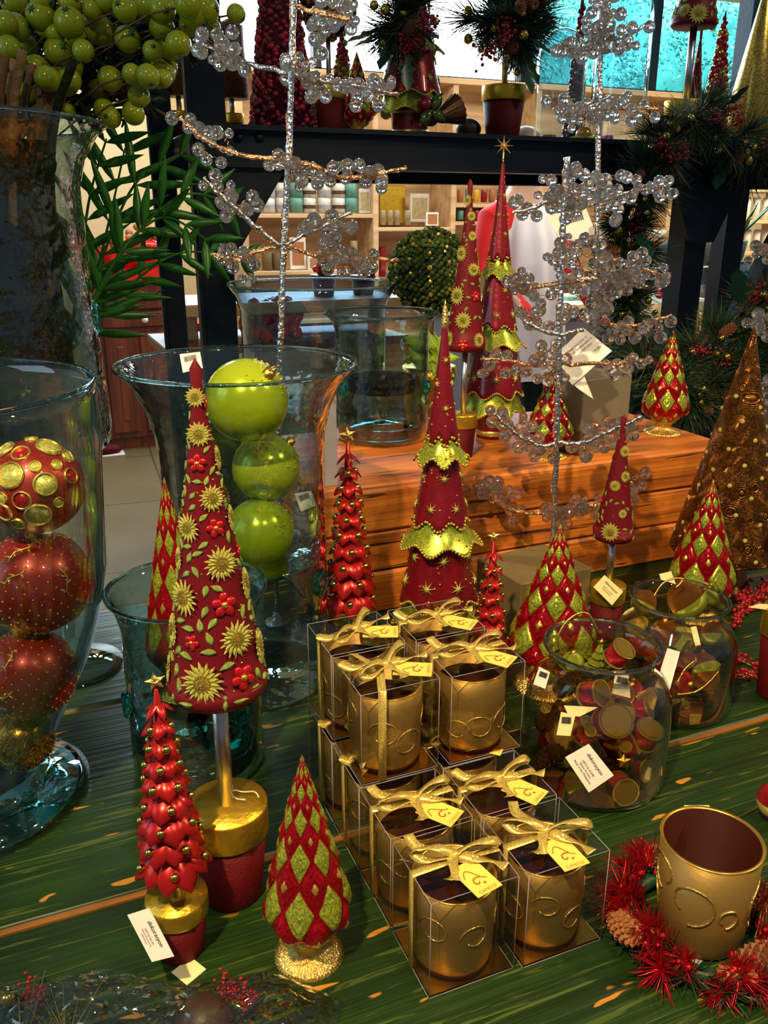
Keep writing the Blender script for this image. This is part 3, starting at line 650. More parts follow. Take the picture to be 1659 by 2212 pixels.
frs = [(30, 5, 30), (88, 35, 32), (150, 48, 33), (215, 65, 33), (275, 85, 28), (12, 50, 26), (35, 60, 30), (20, 105, 28), (125, 112, 30), (80, 150, 30), (102, 170, 28), (150, 172, 26), (50, 205, 30), (238, 170, 27), (285, 160, 22), (320, 165, 26), (350, 60, 28), (385, 95, 28), (370, 100, 30), (420, 25, 36), (405, 10, 30), (445, 20, 30), (510, 30, 21), (315, 15, 28), (270, 20, 28), (352, 170, 20), (300, 208, 24), (288, 245, 25), (225, 235, 22), (240, 255, 22), (35, 275, 25), (3, 140, 26), (150, 5, 26), (230, 0, 26), (90, 0, 26), (60, 100, 22), (180, 110, 24), (350, 20, 30), (410, 55, 24), (5, 200, 20), (145, 240, 18), (330, 110, 22), (200, 20, 24), (118, 72, 22), (455, 60, 22)]
rs_ = 1.0; me = MB().add(ball(1, 24, sz=.95)).mesh('berry', ['berry_green']); cm = MB().add(star(6, 1, .4, .2)).mesh('berry_crown', ['holly'])
for _ in range(22):
    x_, y_ = q.uniform(-20, 420), q.uniform(-20, 235)
    if not (x_ > 300 and y_ > 190): frs.append((x_, y_, -q.uniform(20, 30)))
for i, (px, py, rp) in enumerate(frs):
    d = (dB-q.uniform(.04, .16) if py < 230 else dB-.03) if rp > 0 else dB+q.uniform(-.02, .08); rp = abs(rp)
    c = Vector(atd(px, py, d)); r = rp*d/F
    o = link('berry', me, bq, tuple(c-bo), (q.uniform(0, 1), q.uniform(0, 1), 0), r)
    dr = Vector((q.uniform(-1, 1), q.uniform(-1, .3), q.uniform(-.2, 1))).normalized()
    k = link('berry_crown', cm, o); k.matrix_local = mtx(dr*.98, dr, 0, .35)
    if i % 2 == 0:
        e = c-bo; s0 = Vector((e.x*.72, e.y*.72+.05, e.z-.05)); part('stalk', MB().add(tube([s0, (s0+e)/2+Vector((0, 0, .01)), e], .002, 5)), 'bark', bq)
mb = MB()
for i in range(2200):
    px, py = q.uniform(-40, 430), q.uniform(-60, 240)
    if px > 330 and py > 120: continue
    c = Vector(atd(px, py, dB+q.uniform(.02, .2)))-bo
    mb.add(leaf(q.uniform(.03, .06), .018, .0015, 2), 0, mtx(c, (q.uniform(-1, 1), q.uniform(-1, 1), q.uniform(-1, 1)), q.uniform(0, 6)))
part('foliage', mb, 'dark_leaf' if 'dark_leaf' in M else 'moss', bq)
# ================================================================ TOPIARIES
SUN = None
def flower_meshes():
    global SUN, SUNC, RED, REDC, LEAF, DOT
    mb = MB()
    for ring, n, r0, L, w, z in ((0, 16, .50, .52, .17, .05), (1, 16, .40, .42, .17, .12)):
        for i in range(n): mb.add(leaf(L, w, .05, 3, .2), 0, mtx((0, 0, z)) @ Matrix.Rotation(2*pi*(i+.5*ring)/n, 4, 'Z') @ Matrix.Translation((0, r0, 0)))
    mb.add(lathe([(0, .10), (.50, .13), (.56, .0)], 20)); SUN = mb.mesh('sunflower', ['lime_glitter'])
    mb = MB()
    for i in range(16): mb.add(ico(.06, 1), 0, mtx((.36*cos(i*pi/8), .36*sin(i*pi/8), .17)))
    for i in range(9): mb.add(ico(.06, 1), 0, mtx((.2*cos(i*.7), .2*sin(i*.7), .2)))
    mb.add(ball(.13, 10, (0, 0, .19))); SUNC = mb.mesh('flower_centre', ['gold_glitter'])
    mb = MB()
    for i in range(5): mb.add(ball(.38, 12, sz=.5), 0, Matrix.Rotation(2*pi*i/5, 4, 'Z') @ Matrix.Translation((0, .55, .08)) @ Matrix.Diagonal((1, 1.25, 1, 1)))
    RED = mb.mesh('red_flower', ['flower_red']); REDC = MB().add(ball(.28, 12, (0, 0, .22), .7)).mesh('flower_centre', ['orange_gold'])
    mb = MB().add(leaf(1, .50, .10, 6, .12), 0, Matrix.Translation((0, -.5, 0))); LEAF = mb.mesh('leaf', ['leaf_glitter']); DOT = MB().add(ball(1, 8)).mesh('bead', ['gold_glitter'])
flower_meshes()
def onaxis(base, H, R, tb, px, py):
    "cone of radius R at height tb up to apex H at base: (theta, t) of the point seen at px,py"
    th0 = facing(base); lo, hi = 0., 1.
    for _ in range(30):
        m = (lo+hi)/2; z = tb+(H-tb)*m; r = R*(1-m); p = np.array(base)+[cos(th0)*r, sin(th0)*r, z]; v = p-C0
        if CY-F*(v@upv)/(v@fw) > py: lo = m
        else: hi = m
    r = R*(1-lo); v = np.array(base)+[0, 0, tb+(H-tb)*lo]-C0; axx = CX+F*(v@rt)/(v@fw); s_ = (px-axx)*(v@fw)/F/max(r, 1e-4)
    return th0+math.asin(max(-.98, min(.98, s_))), lo
def pot_parts(t, R, h, z0=0, rimh=.3, mp='pot_red'):
    part('pot', MB().add(lathe([(0, z0), (R*.72, z0), (R*.75, z0+.003), (R*.94, z0+h*(1-rimh)), (0, z0+h*(1-rimh))], 40)), mp, t)
    part('pot_rim', MB().add(lathe([(R*.90, z0+h*(1-rimh)-.001), (R*.98, z0+h*(1-rimh)), (R, z0+h*(1-rimh)+.002), (R, z0+h-.003), (R*.985, z0+h), (0, z0+h)], 40)), 'gold_foil', t)
def floral(label, base, H, tb, R, potR, poth, flowers=None, nsun=14, nred=8, nleaf=60, seed=1, lean=None, loc=None):
    t = thing('floral_cone_topiary', label, 'topiary', tuple(base)); q = random.Random(seed); cH = H-tb
    prof = [(0, tb), (R*.90, tb+.001), (R*.985, tb+.008), (R, tb+.018)]+[(R*(1-m)+.004*(m > .9), tb+cH*m) for m in np.linspace(.06, .97, 14)]+[(0, H)]
    part('cone', MB().add(lathe(prof, 48)), 'crimson_matte', t)
    if poth:
        part('pole', MB().add(tube([(0, 0, poth-.004), (0, 0, tb+.004)], potR*.14+.002, 16)), 'rod_silver', t); pot_parts(t, potR, poth)
    occ = []
    def put(me, cen, nm, th, m, s_, occr):
        r = R*(1-m); nrm = Vector((cos(th)*cH, sin(th)*cH, R)).normalized()
        X = mtx((r*cos(th), r*sin(th), tb+cH*m), nrm, q.uniform(0, 6.28), s_); o = link(nm, me, t); o.matrix_local = X
        if cen: c = link('flower_centre', cen, o)
        occ.append((th, m, occr)); return o
    def dist(th, m, a, b):
        r = R*(1-(m+b)/2); d = (th-a+pi) % (2*pi)-pi; return sqrt((d*r)**2+((m-b)*cH)**2)
    if flowers:
        for px, py, rp, k in flowers:
            th, m = onaxis(base, H, R, tb, px, py); s_ = rad(base, rp); put(RED if k else SUN, REDC if k else SUNC, 'red_flower' if k else 'sunflower', th, m, s_, s_*.95)
    def scatter(n, me, cen, nm, smin, smax, fac):
        c = 0
        for _ in range(n*30):
            m = 1-sqrt(q.uniform(.006, .94)); th = q.uniform(0, 2*pi); s_ = (smin+(smax-smin)*(1-m)) 
            if flowers and fac > .8 and abs(((th-facing(base)+pi) % (2*pi))-pi) < 1.45: continue
            if R*(1-m) < s_*.25: continue
            if all(dist(th, m, a, b) > (s_*fac+w) for a, b, w in occ): put(me, cen, nm, th, m, s_, s_*fac); c += 1
            if c >= n: break
    scatter(nsun, SUN, SUNC, 'sunflower', R*.13, R*.30, .9); scatter(nred, RED, REDC, 'red_flower', R*.09, R*.19, .9); scatter(nleaf, LEAF, None, 'leaf', R*.13, R*.33, .40)
    mb = MB()
    for i in range(70):
        m = 1-sqrt(q.uniform(.01, .95)); th = q.uniform(0, 6.28); r = R*(1-m); mb.add(ico(R*.022, 0), 0, mtx((r*cos(th), r*sin(th), tb+cH*m)))
    part('beading', mb, 'gold_glitter', t)
    return t
pA = at(503, 1925); HA = hgt(pA, 772); zb = hgt(pA, 1492); RA = rad((pA[0], pA[1], pA[2]+zb), 107)
ph = hgt(pA, 1733)
fl = [(429, 938, 23, 0), (422, 858, 19, 0), (446, 872, 13, 1), (426, 1001, 17, 1), (470, 997, 22, 0), (456, 1078, 25, 0), (408, 1143, 27, 0), (463, 1143, 18, 1), (474, 1221, 33, 0), (400, 1297, 34, 0), (480, 1310, 24, 1), (374, 1382, 30, 0), (437, 1474, 41, 0), (518, 1476, 26, 1), (562, 1440, 34, 0), (505, 1390, 36, 0), (500, 1135, 24, 0), (545, 1290, 30, 0), (384, 1220, 22, 0), (415, 1390, 16, 1)]
def cone_at(base, H, R, tb, l): pass
floral('tall burgundy cone topiary with yellow sunflowers and a gold-topped pot, front left', pA, HA, zb, RA, rad((pA[0], pA[1], T+ph), 88), ph, fl, 10, 8, 150, 3)
tie = [Vector((pA[0], pA[1], T+ph+.004))+Vector((.012*cos(a)+.02, -.012+.02*sin(a*.7), .001+.002*sin(3*a))) for a in np.linspace(0, 4.5, 16)]
tag(part('plastic_tie', MB().add(tube(tie, .0008, 5)), 'white_glaze'if 0 else 'wax'), 'clear plastic tag loop on the gold pot of the tall floral topiary', 'tag loop')
# pole floral tree on block, behind
pB = at(998, 985, B); HB = hgt(pB, 385); zb = hgt(pB, 757); ph = hgt(pB, 893)
floral('slim burgundy floral cone on a silver pole, standing on the timber block', pB, HB, zb, rad((pB[0], pB[1], B+zb), 44), rad((pB[0], pB[1], B+ph), 30), ph, [(1011, 433, 11, 0), (1018, 467, 10, 0), (1020, 510, 10, 0), (998, 548, 15, 0), (1022, 583, 14, 0), (989, 640, 19, 0), (1027, 641, 11, 1), (1001, 693, 18, 0), (972, 735, 15, 0), (1033, 736, 15, 0), (1000, 745, 12, 1)], 8, 5, 60, 5)
# small one in front of the block, right
pC = at(1304, 1375); HC = hgt(pC, 895); zb = hgt(pC, 1163); ph = hgt(pC, 1262)
floral('small burgundy floral cone on a brown pole in front of the timber block', pC, HC, zb, rad((pC[0], pC[1], T+zb), 44), rad((pC[0], pC[1], T+ph), 38), ph, [(1320, 1150, 20, 0), (1349, 975, 12, 0), (1350, 1030, 12, 0), (1330, 1050, 12, 0), (1300, 1090, 9, 1), (1345, 1110, 10, 0)], 8, 5, 50, 7)
pxcard('price_tag', 'cream shop tag on the pot of the small floral cone', [(1282, 1268), (1322, 1308), (1346, 1278), (1306, 1242)], dep(pC)-.07, 'cream_card', lines=['', '', '', 'GIFTS & HOME', 'Inspired Decor'], title=('dekorasyon', .22))
# shelf one top right
pD = aty(1475, 285, 2.47); pD = np.array([pD[0], pD[1], SHZ]); 
HD = hgt(pD, -190); zb = hgt(pD, 60); ph = hgt(pD, 218)
floral('burgundy floral cone on a silver pole, on the steel shelf at right', pD, HD, zb, rad((pD[0], pD[1], SHZ+zb), 50), rad((pD[0], pD[1], SHZ+ph), 45), ph, [(1507, 30, 20, 0), (1480, 20, 14, 0)], 12, 8, 60, 9)
pE = aty(1492, 285, 2.62); pE[2] = SHZ
floral('plain floral cone standing behind the silver pole on the steel shelf', pE, hgt(pE, 60), .0, rad(pE, 26), .03, 0, None, 12, 6, 40, 10)
# ---------------- tiered petal trees
def petal(): 
    v = []; f = []; n = 6; m = 5
    for i in range(n+1):
        t = i/n; w = .62*sin(pi*min(1, t*.50+.26))*(1-t**3.2)**.8; th = .17*(1-t*.5)
        for j in range(m*2):
            a = 2*pi*j/(m*2); v.append((w*cos(a), t, th*sin(a)*1.0+.22*(1-abs(cos(a)))*sin(pi*t)))
    for i in range(n):
        for j in range(m*2): k = (j+1) % (m*2); f.append((i*2*m+j, i*2*m+k, (i+1)*2*m+k, (i+1)*2*m+j))
    return v, f
PET = petal()
def tiered(label, base, H, zb, R, potR, poth, tiers=9, seed=1, starpx=None):
    t = thing('tiered_petal_tree', label, 'decorative tree', tuple(base)); q = random.Random(seed); h = H-zb; sr = h*.045
    part('trunk_cone', MB().add(lathe([(0, zb+h*.02), (R*.72, zb+h*.03), (R*.62, zb+h*.1), (R*.05, H-sr*1.6), (0, H-sr*1.5)], 24)), 'petal_red', t)
    bm_ = MB().add(ball(1, 10)).mesh('berry', ['gold_ball'])
    for k in range(tiers):
        m = (k/tiers); z = zb+h*(.115+.83*m**.93); r = R*(1-m*.93)*1.0; L = max(r*.62, h*.055); n = 10 if k < 2 else (8 if k < 5 else (7 if k < 7 else 5)); mb = MB()
        for i in range(n):
            a = 2*pi*(i+.5*(k % 2))/n+q.uniform(-.06, .06); r0 = r*.46; d = Vector((cos(a)*.80, sin(a)*.80, -1.0+.25*m)).normalized()
            o_ = Vector((cos(a)*r0, sin(a)*r0, z)); nrm = Vector((cos(a), sin(a), .62)).normalized(); x = d.cross(nrm)
            s_ = L*q.uniform(1.2, 1.45); w = 2*pi*r/n*.98
            X = Matrix(((x.x*w, d.x*s_, nrm.x*w*.9, o_.x), (x.y*w, d.y*s_, nrm.y*w*.9, o_.y), (x.z*w, d.z*s_, nrm.z*w*.9, o_.z), (0, 0, 0, 1))); mb.add(PET, 0, X)
        part('petal_tier', mb, 'petal_red', t)
        nb = 5 if k < 7 else 3
        if k < tiers-1:
            for i in range(nb):
                a = 2*pi*(i+.37*k)/nb+facing(base); rr_ = r*.80+.002; o = link('berry', bm_, t, (cos(a)*rr_, sin(a)*rr_, z-L*.28), None, h*.0195)
    st = MB().add(star(5, sr, sr*.48, sr*.35)); d = Vector((cos(facing(base)), sin(facing(base)), .15))
    o = part('star_topper', st, 'gold_leaf_metal', t, False); o.matrix_local = Matrix.Translation((0, 0, H-sr*.8)) @ Matrix.Rotation(facing(base)+pi/2, 4, 'Z') @ Matrix.Rotation(pi/2, 4, 'X') @ Matrix.Rotation(.15, 4, 'Z')
    if poth: part('pole', MB().add(tube([(0, 0, poth-.004), (0, 0, zb+h*.05)], potR*.17, 14)), 'rod_silver', t); pot_parts(t, potR, poth)
    return t
p = at(392, 2048); HH = hgt(p, 1456); zb = hgt(p, 1880); ph = hgt(p, 1932)
tiered('small red tiered petal tree with star, in a gold-rimmed pot at front left', p, HH, zb, rad((p[0], p[1], T+zb), 82)*1.0, rad((p[0], p[1], T+ph), 67), ph, 9, 1)
pxcard('price_tag', 'white shop tag tied to the front pot of the small petal tree', [(275, 1977), (328, 2078), (376, 2066), (322, 1962)], dep(p)-.075, 'white_card', (0, 0, .0, 0), lines=['', '', '', 'GIFTS & DECOR', 'Home Accessories', 'NG Home'], title=('dekorasyon', .27))
tag(part('paper_label', MB().add(bbox(-.012, .012, -.012, .012, 0, .0012)), 'cream_card', None, False, tuple(at(408, 2098)), (0, 0, .5)), 'cream sticker poking out under the small pot at front left', 'label')
p = at(758, 1425); HH = hgt(p, 925); zb = hgt(p, 1318); ph = hgt(p, 1385)
tiered('tall dark red tiered petal tree with gold star, left of the skirted tree', p, HH, zb, rad((p[0], p[1], T+zb), 60), rad((p[0], p[1], T+ph), 36), ph, 10, 2)
p = at(1052, 1490); HH = hgt(p, 1148); zb = hgt(p, 1438); ph = hgt(p, 1452)
tiered('small bright red tiered petal tree beside the olive box, behind the candle boxes', p, HH, zb, rad((p[0], p[1], T+zb), 50), rad((p[0], p[1], T+ph), 40), ph, 8, 3)
# ---------------- skirted ribbed trees
def skirted(label, base, H, R, seed=1, top='tip', ad=0):
    t = thing('skirted_tree', label, 'decorative tree', tuple(base)); q = random.Random(seed); th0 = facing(base)+ad
    def rib(t_, i, r, z): return r*(1+.012*sin(t_*90)), z
    def wave(amp, n=8, ph=0): return lambda t_, i, r, z, _a=amp: (r*(1+.010*sin(t_*90)), z)
    # (z top, r top, z hem, r hem, colour, waves)
    secs = [('drum', .0, .15)]
    S = [(.985, .05, .66, .36, 'crimson', 1), (.665, .30, .605, .58, 'green_gold', 2), (.64, .34, .42, .62, 'crimson', 1), (.43, .52, .355, .88, 'green_gold', 2), (.40, .60, .175, .88, 'crimson', 1), (.185, .74, .105, 1.0, 'green_gold', 2)]
    part('drum_base', MB().add(lathe([(0, 0), (R*.50, 0), (R*.52, H*.02), (R*.55, H*.10), (R*.60, H*.16), (0, H*.16)], 48)), 'crimson', t)
    part('gold_band', MB().add(lathe([(R*.515, H*.012), (R*.55, H*.018), (R*.55, H*.026), (R*.52, H*.032)], 48)).add(lathe([(R*.55, H*.098), (R*.58, H*.103), (R*.56, H*.108)], 48)), 'gold_glitter', t)
    mb = MB()
    for i in range(10):
        a = 2*pi*i/10; c = R*.545; mb.add(([( c*cos(a-.22), c*sin(a-.22), H*.10), (c*cos(a+.22), c*sin(a+.22), H*.10), (c*cos(a)*.99, c*sin(a)*.99, H*.035), (c*.9*cos(a), c*.9*sin(a), H*.09)], [(0, 2, 1), (0, 1, 3), (0, 3, 2), (1, 2, 3)]))
    part('pennant', mb, 'green_gold', t)
    def hem(k, a): return cos(7*a+k*1.1)
    for k, (zt, rt_, zh, rh, mn, w) in enumerate(S):
        n = 168; rows = 14
        prof = []
        for i in range(rows+1):
            m = i/rows; fl_ = m**1.25 if w == 1 else m**1.5
            prof.append((R*(rt_+(rh-rt_)*fl_), H*(zt+(zh-zt)*m)))
        # thickness: fold back inside
        prof2 = [(r*.94, z+H*.004) for r, z in prof[::-1][:6]]
        L_ = len(prof)
        def fn(a, i, r, z, k=k, w=w, L_=L_):
            m = min(1, (i/(L_-1)) if i < L_ else 1-(i-L_)/(L_-1)); g = m**3
            return r*(1+.014*sin(a*84)*(.3+m))*(1+.055*hem(k, a)*g*(1.3 if w == 2 else 1)), z-H*.012*hem(k, a)*g
        part('red_skirt' if w == 1 else 'green_skirt', MB().add(lathe(prof+prof2, n, fn)), mn, t)
        mb = MB(); rr_ = R*rh; nb = int(2*pi*rr_/(R*.062))
        for i in range(nb):
            a = 2*pi*i/nb; rb_, z = fn(a, L_-1, prof[-1][0], prof[-1][1]); mb.add(ico(R*.034, 1), 0, mtx((rb_*cos(a), rb_*sin(a), z)))
        part('beaded_trim', mb, 'gold_glitter', t)
        mb = MB()
        for i in range(46 if w == 1 else 20):
            m = q.uniform(.12, .9); a = q.uniform(0, 6.28); fl_ = m**1.25 if w == 1 else m**1.5; r = R*(rt_+(rh-rt_)*fl_)*1.01
            mb.add(ico(R*.022, 1), 0, mtx((r*cos(a), r*sin(a), H*(zt+(zh-zt)*m))))
        part('bead_dots', mb, 'gold_glitter' if w == 1 else 'berry', t)
    st = MB().add(star(8, 1, .22, .16)).add(ball(.2, 10)).mesh('applied_star', ['lime_glitter'])
    for k, ms in ((0, (.32, .52, .72)), (2, (.38, .78)), (4, (.35, .72))):
        zt, rt_, zh, rh, _, _ = S[k]
        for j, m in enumerate(ms):
            n = (2, 3, 3)[min(j, 2)] if k == 0 else (5, 6)[j] if k == 2 else (6, 7)[j]
            for i in range(n):
                a = th0+2*pi*(i+.5*j+.12)/n; r = R*(rt_+(rh-rt_)*m**1.25)*1.035; nrm = Vector((cos(a), sin(a), .3))
                o = link('applied_star', st, t); o.matrix_local = mtx((r*cos(a), r*sin(a), H*(zt+(zh-zt)*m)), nrm, q.uniform(0, 1), R*(.12, .17, .22)[k//2])
    if top == 'star':
        o = part('star_topper', MB().add(star(8, H*.036, H*.009, H*.006)).add(ball(H*.006, 8)), 'gold_leaf_metal', t, False)
        o.matrix_local = Matrix.Translation((0, 0, H*1.045)) @ Matrix.Rotation(facing(base)+pi/2, 4, 'Z') @ Matrix.Rotation(pi/2, 4, 'X')
        part('star_pin', MB().add(tube([(0, 0, H*.975), (0, 0, H*1.03)], H*.003, 6)), 'gold_leaf_metal', t)
    else: part('gold_tip', MB().add(lathe([(R*.06, H*.965), (R*.09, H*.985), (R*.05, H*1.0), (R*.06, H*1.012), (0, H*1.04)], 12)), 'gold_leaf_metal', t)
    return t
p = at(945, 1400); HH = hgt(p, 680)
skirted('tall burgundy ribbed tree with wavy green skirts in front of the timber block', p, HH, rad((p[0], p[1], T+HH*.1), 93), 2, 'tip')
p = at(1062, 942, B); HH = hgt(p, 345)
skirted('tallest burgundy tree with yellow-green skirts and eight-point star, on the block', p, HH, rad((p[0], p[1], B+HH*.1), 68), 3, 'star', .4)
p = aty(885, 262, 2.5); p[2] = SHZ; HH = hgt(p, -260)
skirted('burgundy and gold skirted tree on the steel shelf, behind the greenery', p, HH, rad(p, 74), 4, 'tip', .2)
# ---------------- scalloped glass trees
def scallop(label, loc, H, R, rz, N=6, rows=9, foot=True, loc_group=None):
    t = thing('scalloped_glass_tree', label, 'decorative tree', tuple(loc), rz); f0 = .12 if foot else 0
    nz, nt = 250, 264; zt = H*.985; zl = H*f0
    def R0(s_):  # s_ 0 bottom .. 1 top
        return R*(.48+.52*sin(min(1, s_/.20)*pi/2)) * (1 if s_ < .20 else (1-(s_-.20)/.80)**.90*.985+.015)
    # lattice rows bunch with radius
    c = [0.]; S_ = np.linspace(0, 1, nz+1)
    for i in range(nz): c.append(c[-1]+1/(R0((S_[i]+S_[i+1])/2)/R+.16))
    c = np.array(c)/c[-1]*rows
    v = []; f = []; mi = []
    def cell(u, w):
        a = u+w/2; b = u-w/2; ia, ib = math.floor(a), math.floor(b); fa, fb = a-ia, b-ib; return ia-ib, fa, fb
    for i in range(nz+1):
        s_ = S_[i]; r0 = R0(s_)
        for j in range(nt):
            th = 2*pi*j/nt; u = N*th/(2*pi); row, fa, fb = cell(u, c[i]); e = ((abs(fa-.5)*2)**5+(abs(fb-.5)*2)**5)**.2
            bump_ = (1-min(1, e)**2.2)*.13*r0+.011*r0*sin(e*19)*(e < .93) + (.045*r0 if e < .22 and row % 2 == 1 else 0)
            if i == nz: bump_ = 0
            rr_ = r0+bump_; v.append((rr_*cos(th), rr_*sin(th), zl+(zt-zl)*s_-bump_*.3))
    for i in range(nz):
        for j in range(nt):
            k = (j+1) % nt; f.append((i*nt+j, i*nt+k, (i+1)*nt+k, (i+1)*nt+j)); row, fa, fb = cell(N*(j+.5)/nt, (c[i]+c[i+1])/2); e = max(abs(fa-.5), abs(fb-.5))*2
            mi.append(0 if row % 2 and e > .24 else (2 if row % 2 else (1 if e < .86 else 0)))
    mb = MB().add((v, f), mi); mb.add(lathe([(0, zl), (R0(0)*1.0, zl+.0005)], nt), 0)
    part('scalloped_body', mb, ['red_glass', 'green_gold' if not foot or 1 else 'lime_glitter', 'gold_glitter'], t)
    part('gold_tip', MB().add(lathe([(R*.035, H*.965), (R*.055, H*.98), (0, H)], 12)), 'gold_leaf_metal', t)
    if foot:
        nf = 60
        def fl_(a, i, r, z): return r*(1+.02*cos(a*nf)*(r > R*.3)), z+.0007*cos(a*nf)
        part('ribbed_foot', MB().add(lathe([(0, 0), (R*.86, 0), (R*.87, H*.006), (R*.74, H*.020), (R*.46, H*.042), (R*.36, H*.07), (R*.40, H*.10), (R*.5, H*.125), (0, H*.13)], 240, fl_)), 'gold_leaf_metal', t)
    return t
p = at(668, 2062); HH = hgt(p, 1630); RR = rad(p, 92)*.93
G = 'scalloped_glass'
st1 = scallop('red and lime scalloped glass tree on a ribbed gold foot, front centre', p, HH, RR, facing(p)+pi/14, 7, 12)
def sdup(label, px, py, z, apex, hw=None, rz=.3, src=None):
    p = at(px, py, z) if not isinstance(z, tuple) else np.array([z[0][0], z[0][1], SHZ if len(z) < 3 and z[1] != 1 else z[0][2]]); h = hgt(p, apex); s_ = h/HH; o = dup(st1, tuple(p), facing(p)+rz, label); w = (rad(p, hw)/(RR*.97)) if hw else s_; o.scale = (w, w, s_)
sdup('big red and green-gold scalloped glass tree between the two candle and ornament jars', 1186, 1480, T, 1132, 84, .5)
sdup('scalloped glass tree leaning over the rear ornament jar, before the bead cone', 1503, 1330, T, 1035, 62, .2)
sdup('scalloped glass tree with clear gold foot at the right end of the timber block', 1431, 935, B, 713, 44, .5)
sdup('scalloped glass tree behind the bead tree pole on the timber block', 1183, 985, B, 800, 46, .1)
sdup('slim red scalloped tree half hidden behind the tall floral topiary', 0, 0, (np.array([pJ[0], pJ[1], T+H2*.385])-rt*.016, 1), 1030, 60, .4)
# ---------------- bead-covered cones
def beadcone(label, base, H, R, m_, z0=.0, gems=40, seed=1, wood_base=True, n=4):
    t = thing('beaded_cone_tree', label, 'decorative tree', tuple(base), facing(base)-.3)
    part('cone', MB().add(lathe([(0, z0), (R*.97, z0), (R, z0+.006), (R*.03, H*.985), (0, H)], 60)), m_, t)
    if wood_base: part('wooden_base', MB().add(lathe([(0, 0), (R*.5, 0), (R*.42, z0), (0, z0)], 6)), 'cinnamon', t, False)
    if gems:
        g = MB().add(ico(1, 1)).mesh('gem', ['lime_glitter']); q = random.Random(seed)
        for i in range(gems):
            m = .03+.93*(i/gems)**1.0; m = 1-sqrt(1-m*.985); a = i*2.399; r = R*(1-m)
            link('gem', g, t, (r*cos(a), r*sin(a), z0+(H-z0)*m), None, R*.045)
    return t
p = at(1553, 1262); HH2 = hgt(p, 706)
beadcone('big bronze beaded cone tree with swirling rows and yellow gems at right', p, HH2, rad((p[0], p[1], T+.04), 112), 'beaded_swirl', hgt(p, 1190), 70)
p = aty(1622, 265, 2.55); p[2] = SHZ; beadcone('large gold mesh cone on the steel shelf, top right', p, hgt(p, -60), rad(p, 68), 'gold_mesh', .0, 0, 1, False)
# berry cones
def berrycone(label, base, H, R, mats_, seed=1, n=420, br=.10, cat='decorative tree'):
    t = thing('berry_cone_tree', label, cat, tuple(base)); q = random.Random(seed)
    part('cone_core', MB().add(lathe([(0, 0), (R*.85, 0), (R*.04, H), (0, H)], 24)), 'berry_dark', t)
    mb = MB()
    for i in range(n):
        m = 1-sqrt(1-(i+.5)/n); a = i*2.39996+q.uniform(-.2, .2); r = R*.88*(1-m)+R*.02; mb.add(ico(R*br*q.uniform(.7, 1.25), 1), q.randrange(len(mats_)), mtx((r*cos(a), r*sin(a), H*m)))
    mb.add(lathe([(0, .002), (R*.86, .002), (R*.045, H*.99)], 24), 0); part('berries', mb, mats_, t)
p = aty(612, 268, 2.47); p[2] = SHZ; berrycone('broad dark red berry cone at the left end of the steel shelf', p, hgt(p, -330), rad(p, 78), ['berry_dark', 'berry', 'berry_dark', 'crimson'], 2, 620, .085)
p = aty(1541, 262, 2.5); p[2] = SHZ; berrycone('slim cone of red and lime berries on the steel shelf at right', p, hgt(p, 25), rad(p, 34), ['berry', 'gold_ball', 'berry'], 3, 240, .17)
p = aty(1242, 250, 2.6); p[2] = SHZ; berrycone('thin dark berry cone inside the glass cloche', p, hgt(p, -30), rad(p, 26), ['berry_dark', 'gold_ball', 'berry_dark', 'berry'], 4, 200, .17)
p = aty(742, 262, 2.62); p[2] = SHZ; berrycone('small berry cone with gold behind the red pot on the steel shelf', p, hgt(p, 60), rad(p, 42), ['berry', 'green_gold'], 5, 200, .14)
sdup('scalloped glass tree behind the red pot on the steel shelf', 0, 0, (aty(772, 266, 2.52), 110), 110, 34, .2)
# red candle pot topiary on shelf
p = aty(712, 264, 2.48); p[2] = SHZ
t = thing('potted_topiary', 'red metallic pot with gold rim and a dark topiary, left on the steel shelf', 'topiary', tuple(p)); pot_parts(t, rad(p, 37), hgt(p, 182))
part('pole', MB().add(tube([(0, 0, hgt(p, 190)), (0, 0, hgt(p, 70))], .007, 10)), 'rod_silver', t)
mb = MB(); q = random.Random(9); zc = hgt(p, 20); rc = rad(p, 56)
for i in range(260):
    d = Vector((q.gauss(0, 1), q.gauss(0, 1), q.gauss(0, 1))).normalized(); mb.add(ico(rc*.13, 0), 0, mtx(d*rc*q.uniform(.8, 1)+Vector((0, 0, zc))))
mb.add(ball(rc*.82, 16, (0, 0, zc))); part('berry_head', mb, 'brown_glitter', t)
# glitter topiary ball in gold pot behind the block
p = aty(925, 900, 1.98); p[2] = .78
t = thing('topiary_ball', 'round dark green glittery topiary ball in a ridged gold pot', 'topiary', tuple(p)); rc = rad(p, 83); zc = hgt(p, 587); hp = hgt(p, 790)
part('pole', MB().add(tube([(0, 0, hp), (0, 0, zc)], .01, 10)), 'bark', t)
mb = MB().add(ball(rc*.85, 20, (0, 0, zc)))
for i in range(900):
    z = 1-2*(i+.5)/900; a = i*2.39996; s_ = sqrt(1-z*z); d = Vector((s_*cos(a), s_*sin(a), z)); r = rc*q.uniform(.86, 1.0)
    mb.add(ico(rc*q.uniform(.045, .075), 0), int(i % 12 == 0), mtx(d*r+Vector((0, 0, zc)), None, q.uniform(0, 3)))
part('beaded_ball', mb, ['green_glass_flake', 'gold_glitter'], t, False)
mb = MB()
for k_ in range(26):
    a = q.uniform(0, 6.28); mb.add(leaf(.07, .035), 0, mtx((rc*.3*cos(a), rc*.3*sin(a), hp+q.uniform(0, .05)), (cos(a), sin(a), .6), q.uniform(0, 6)))
part('leaves', mb, 'lime', t)
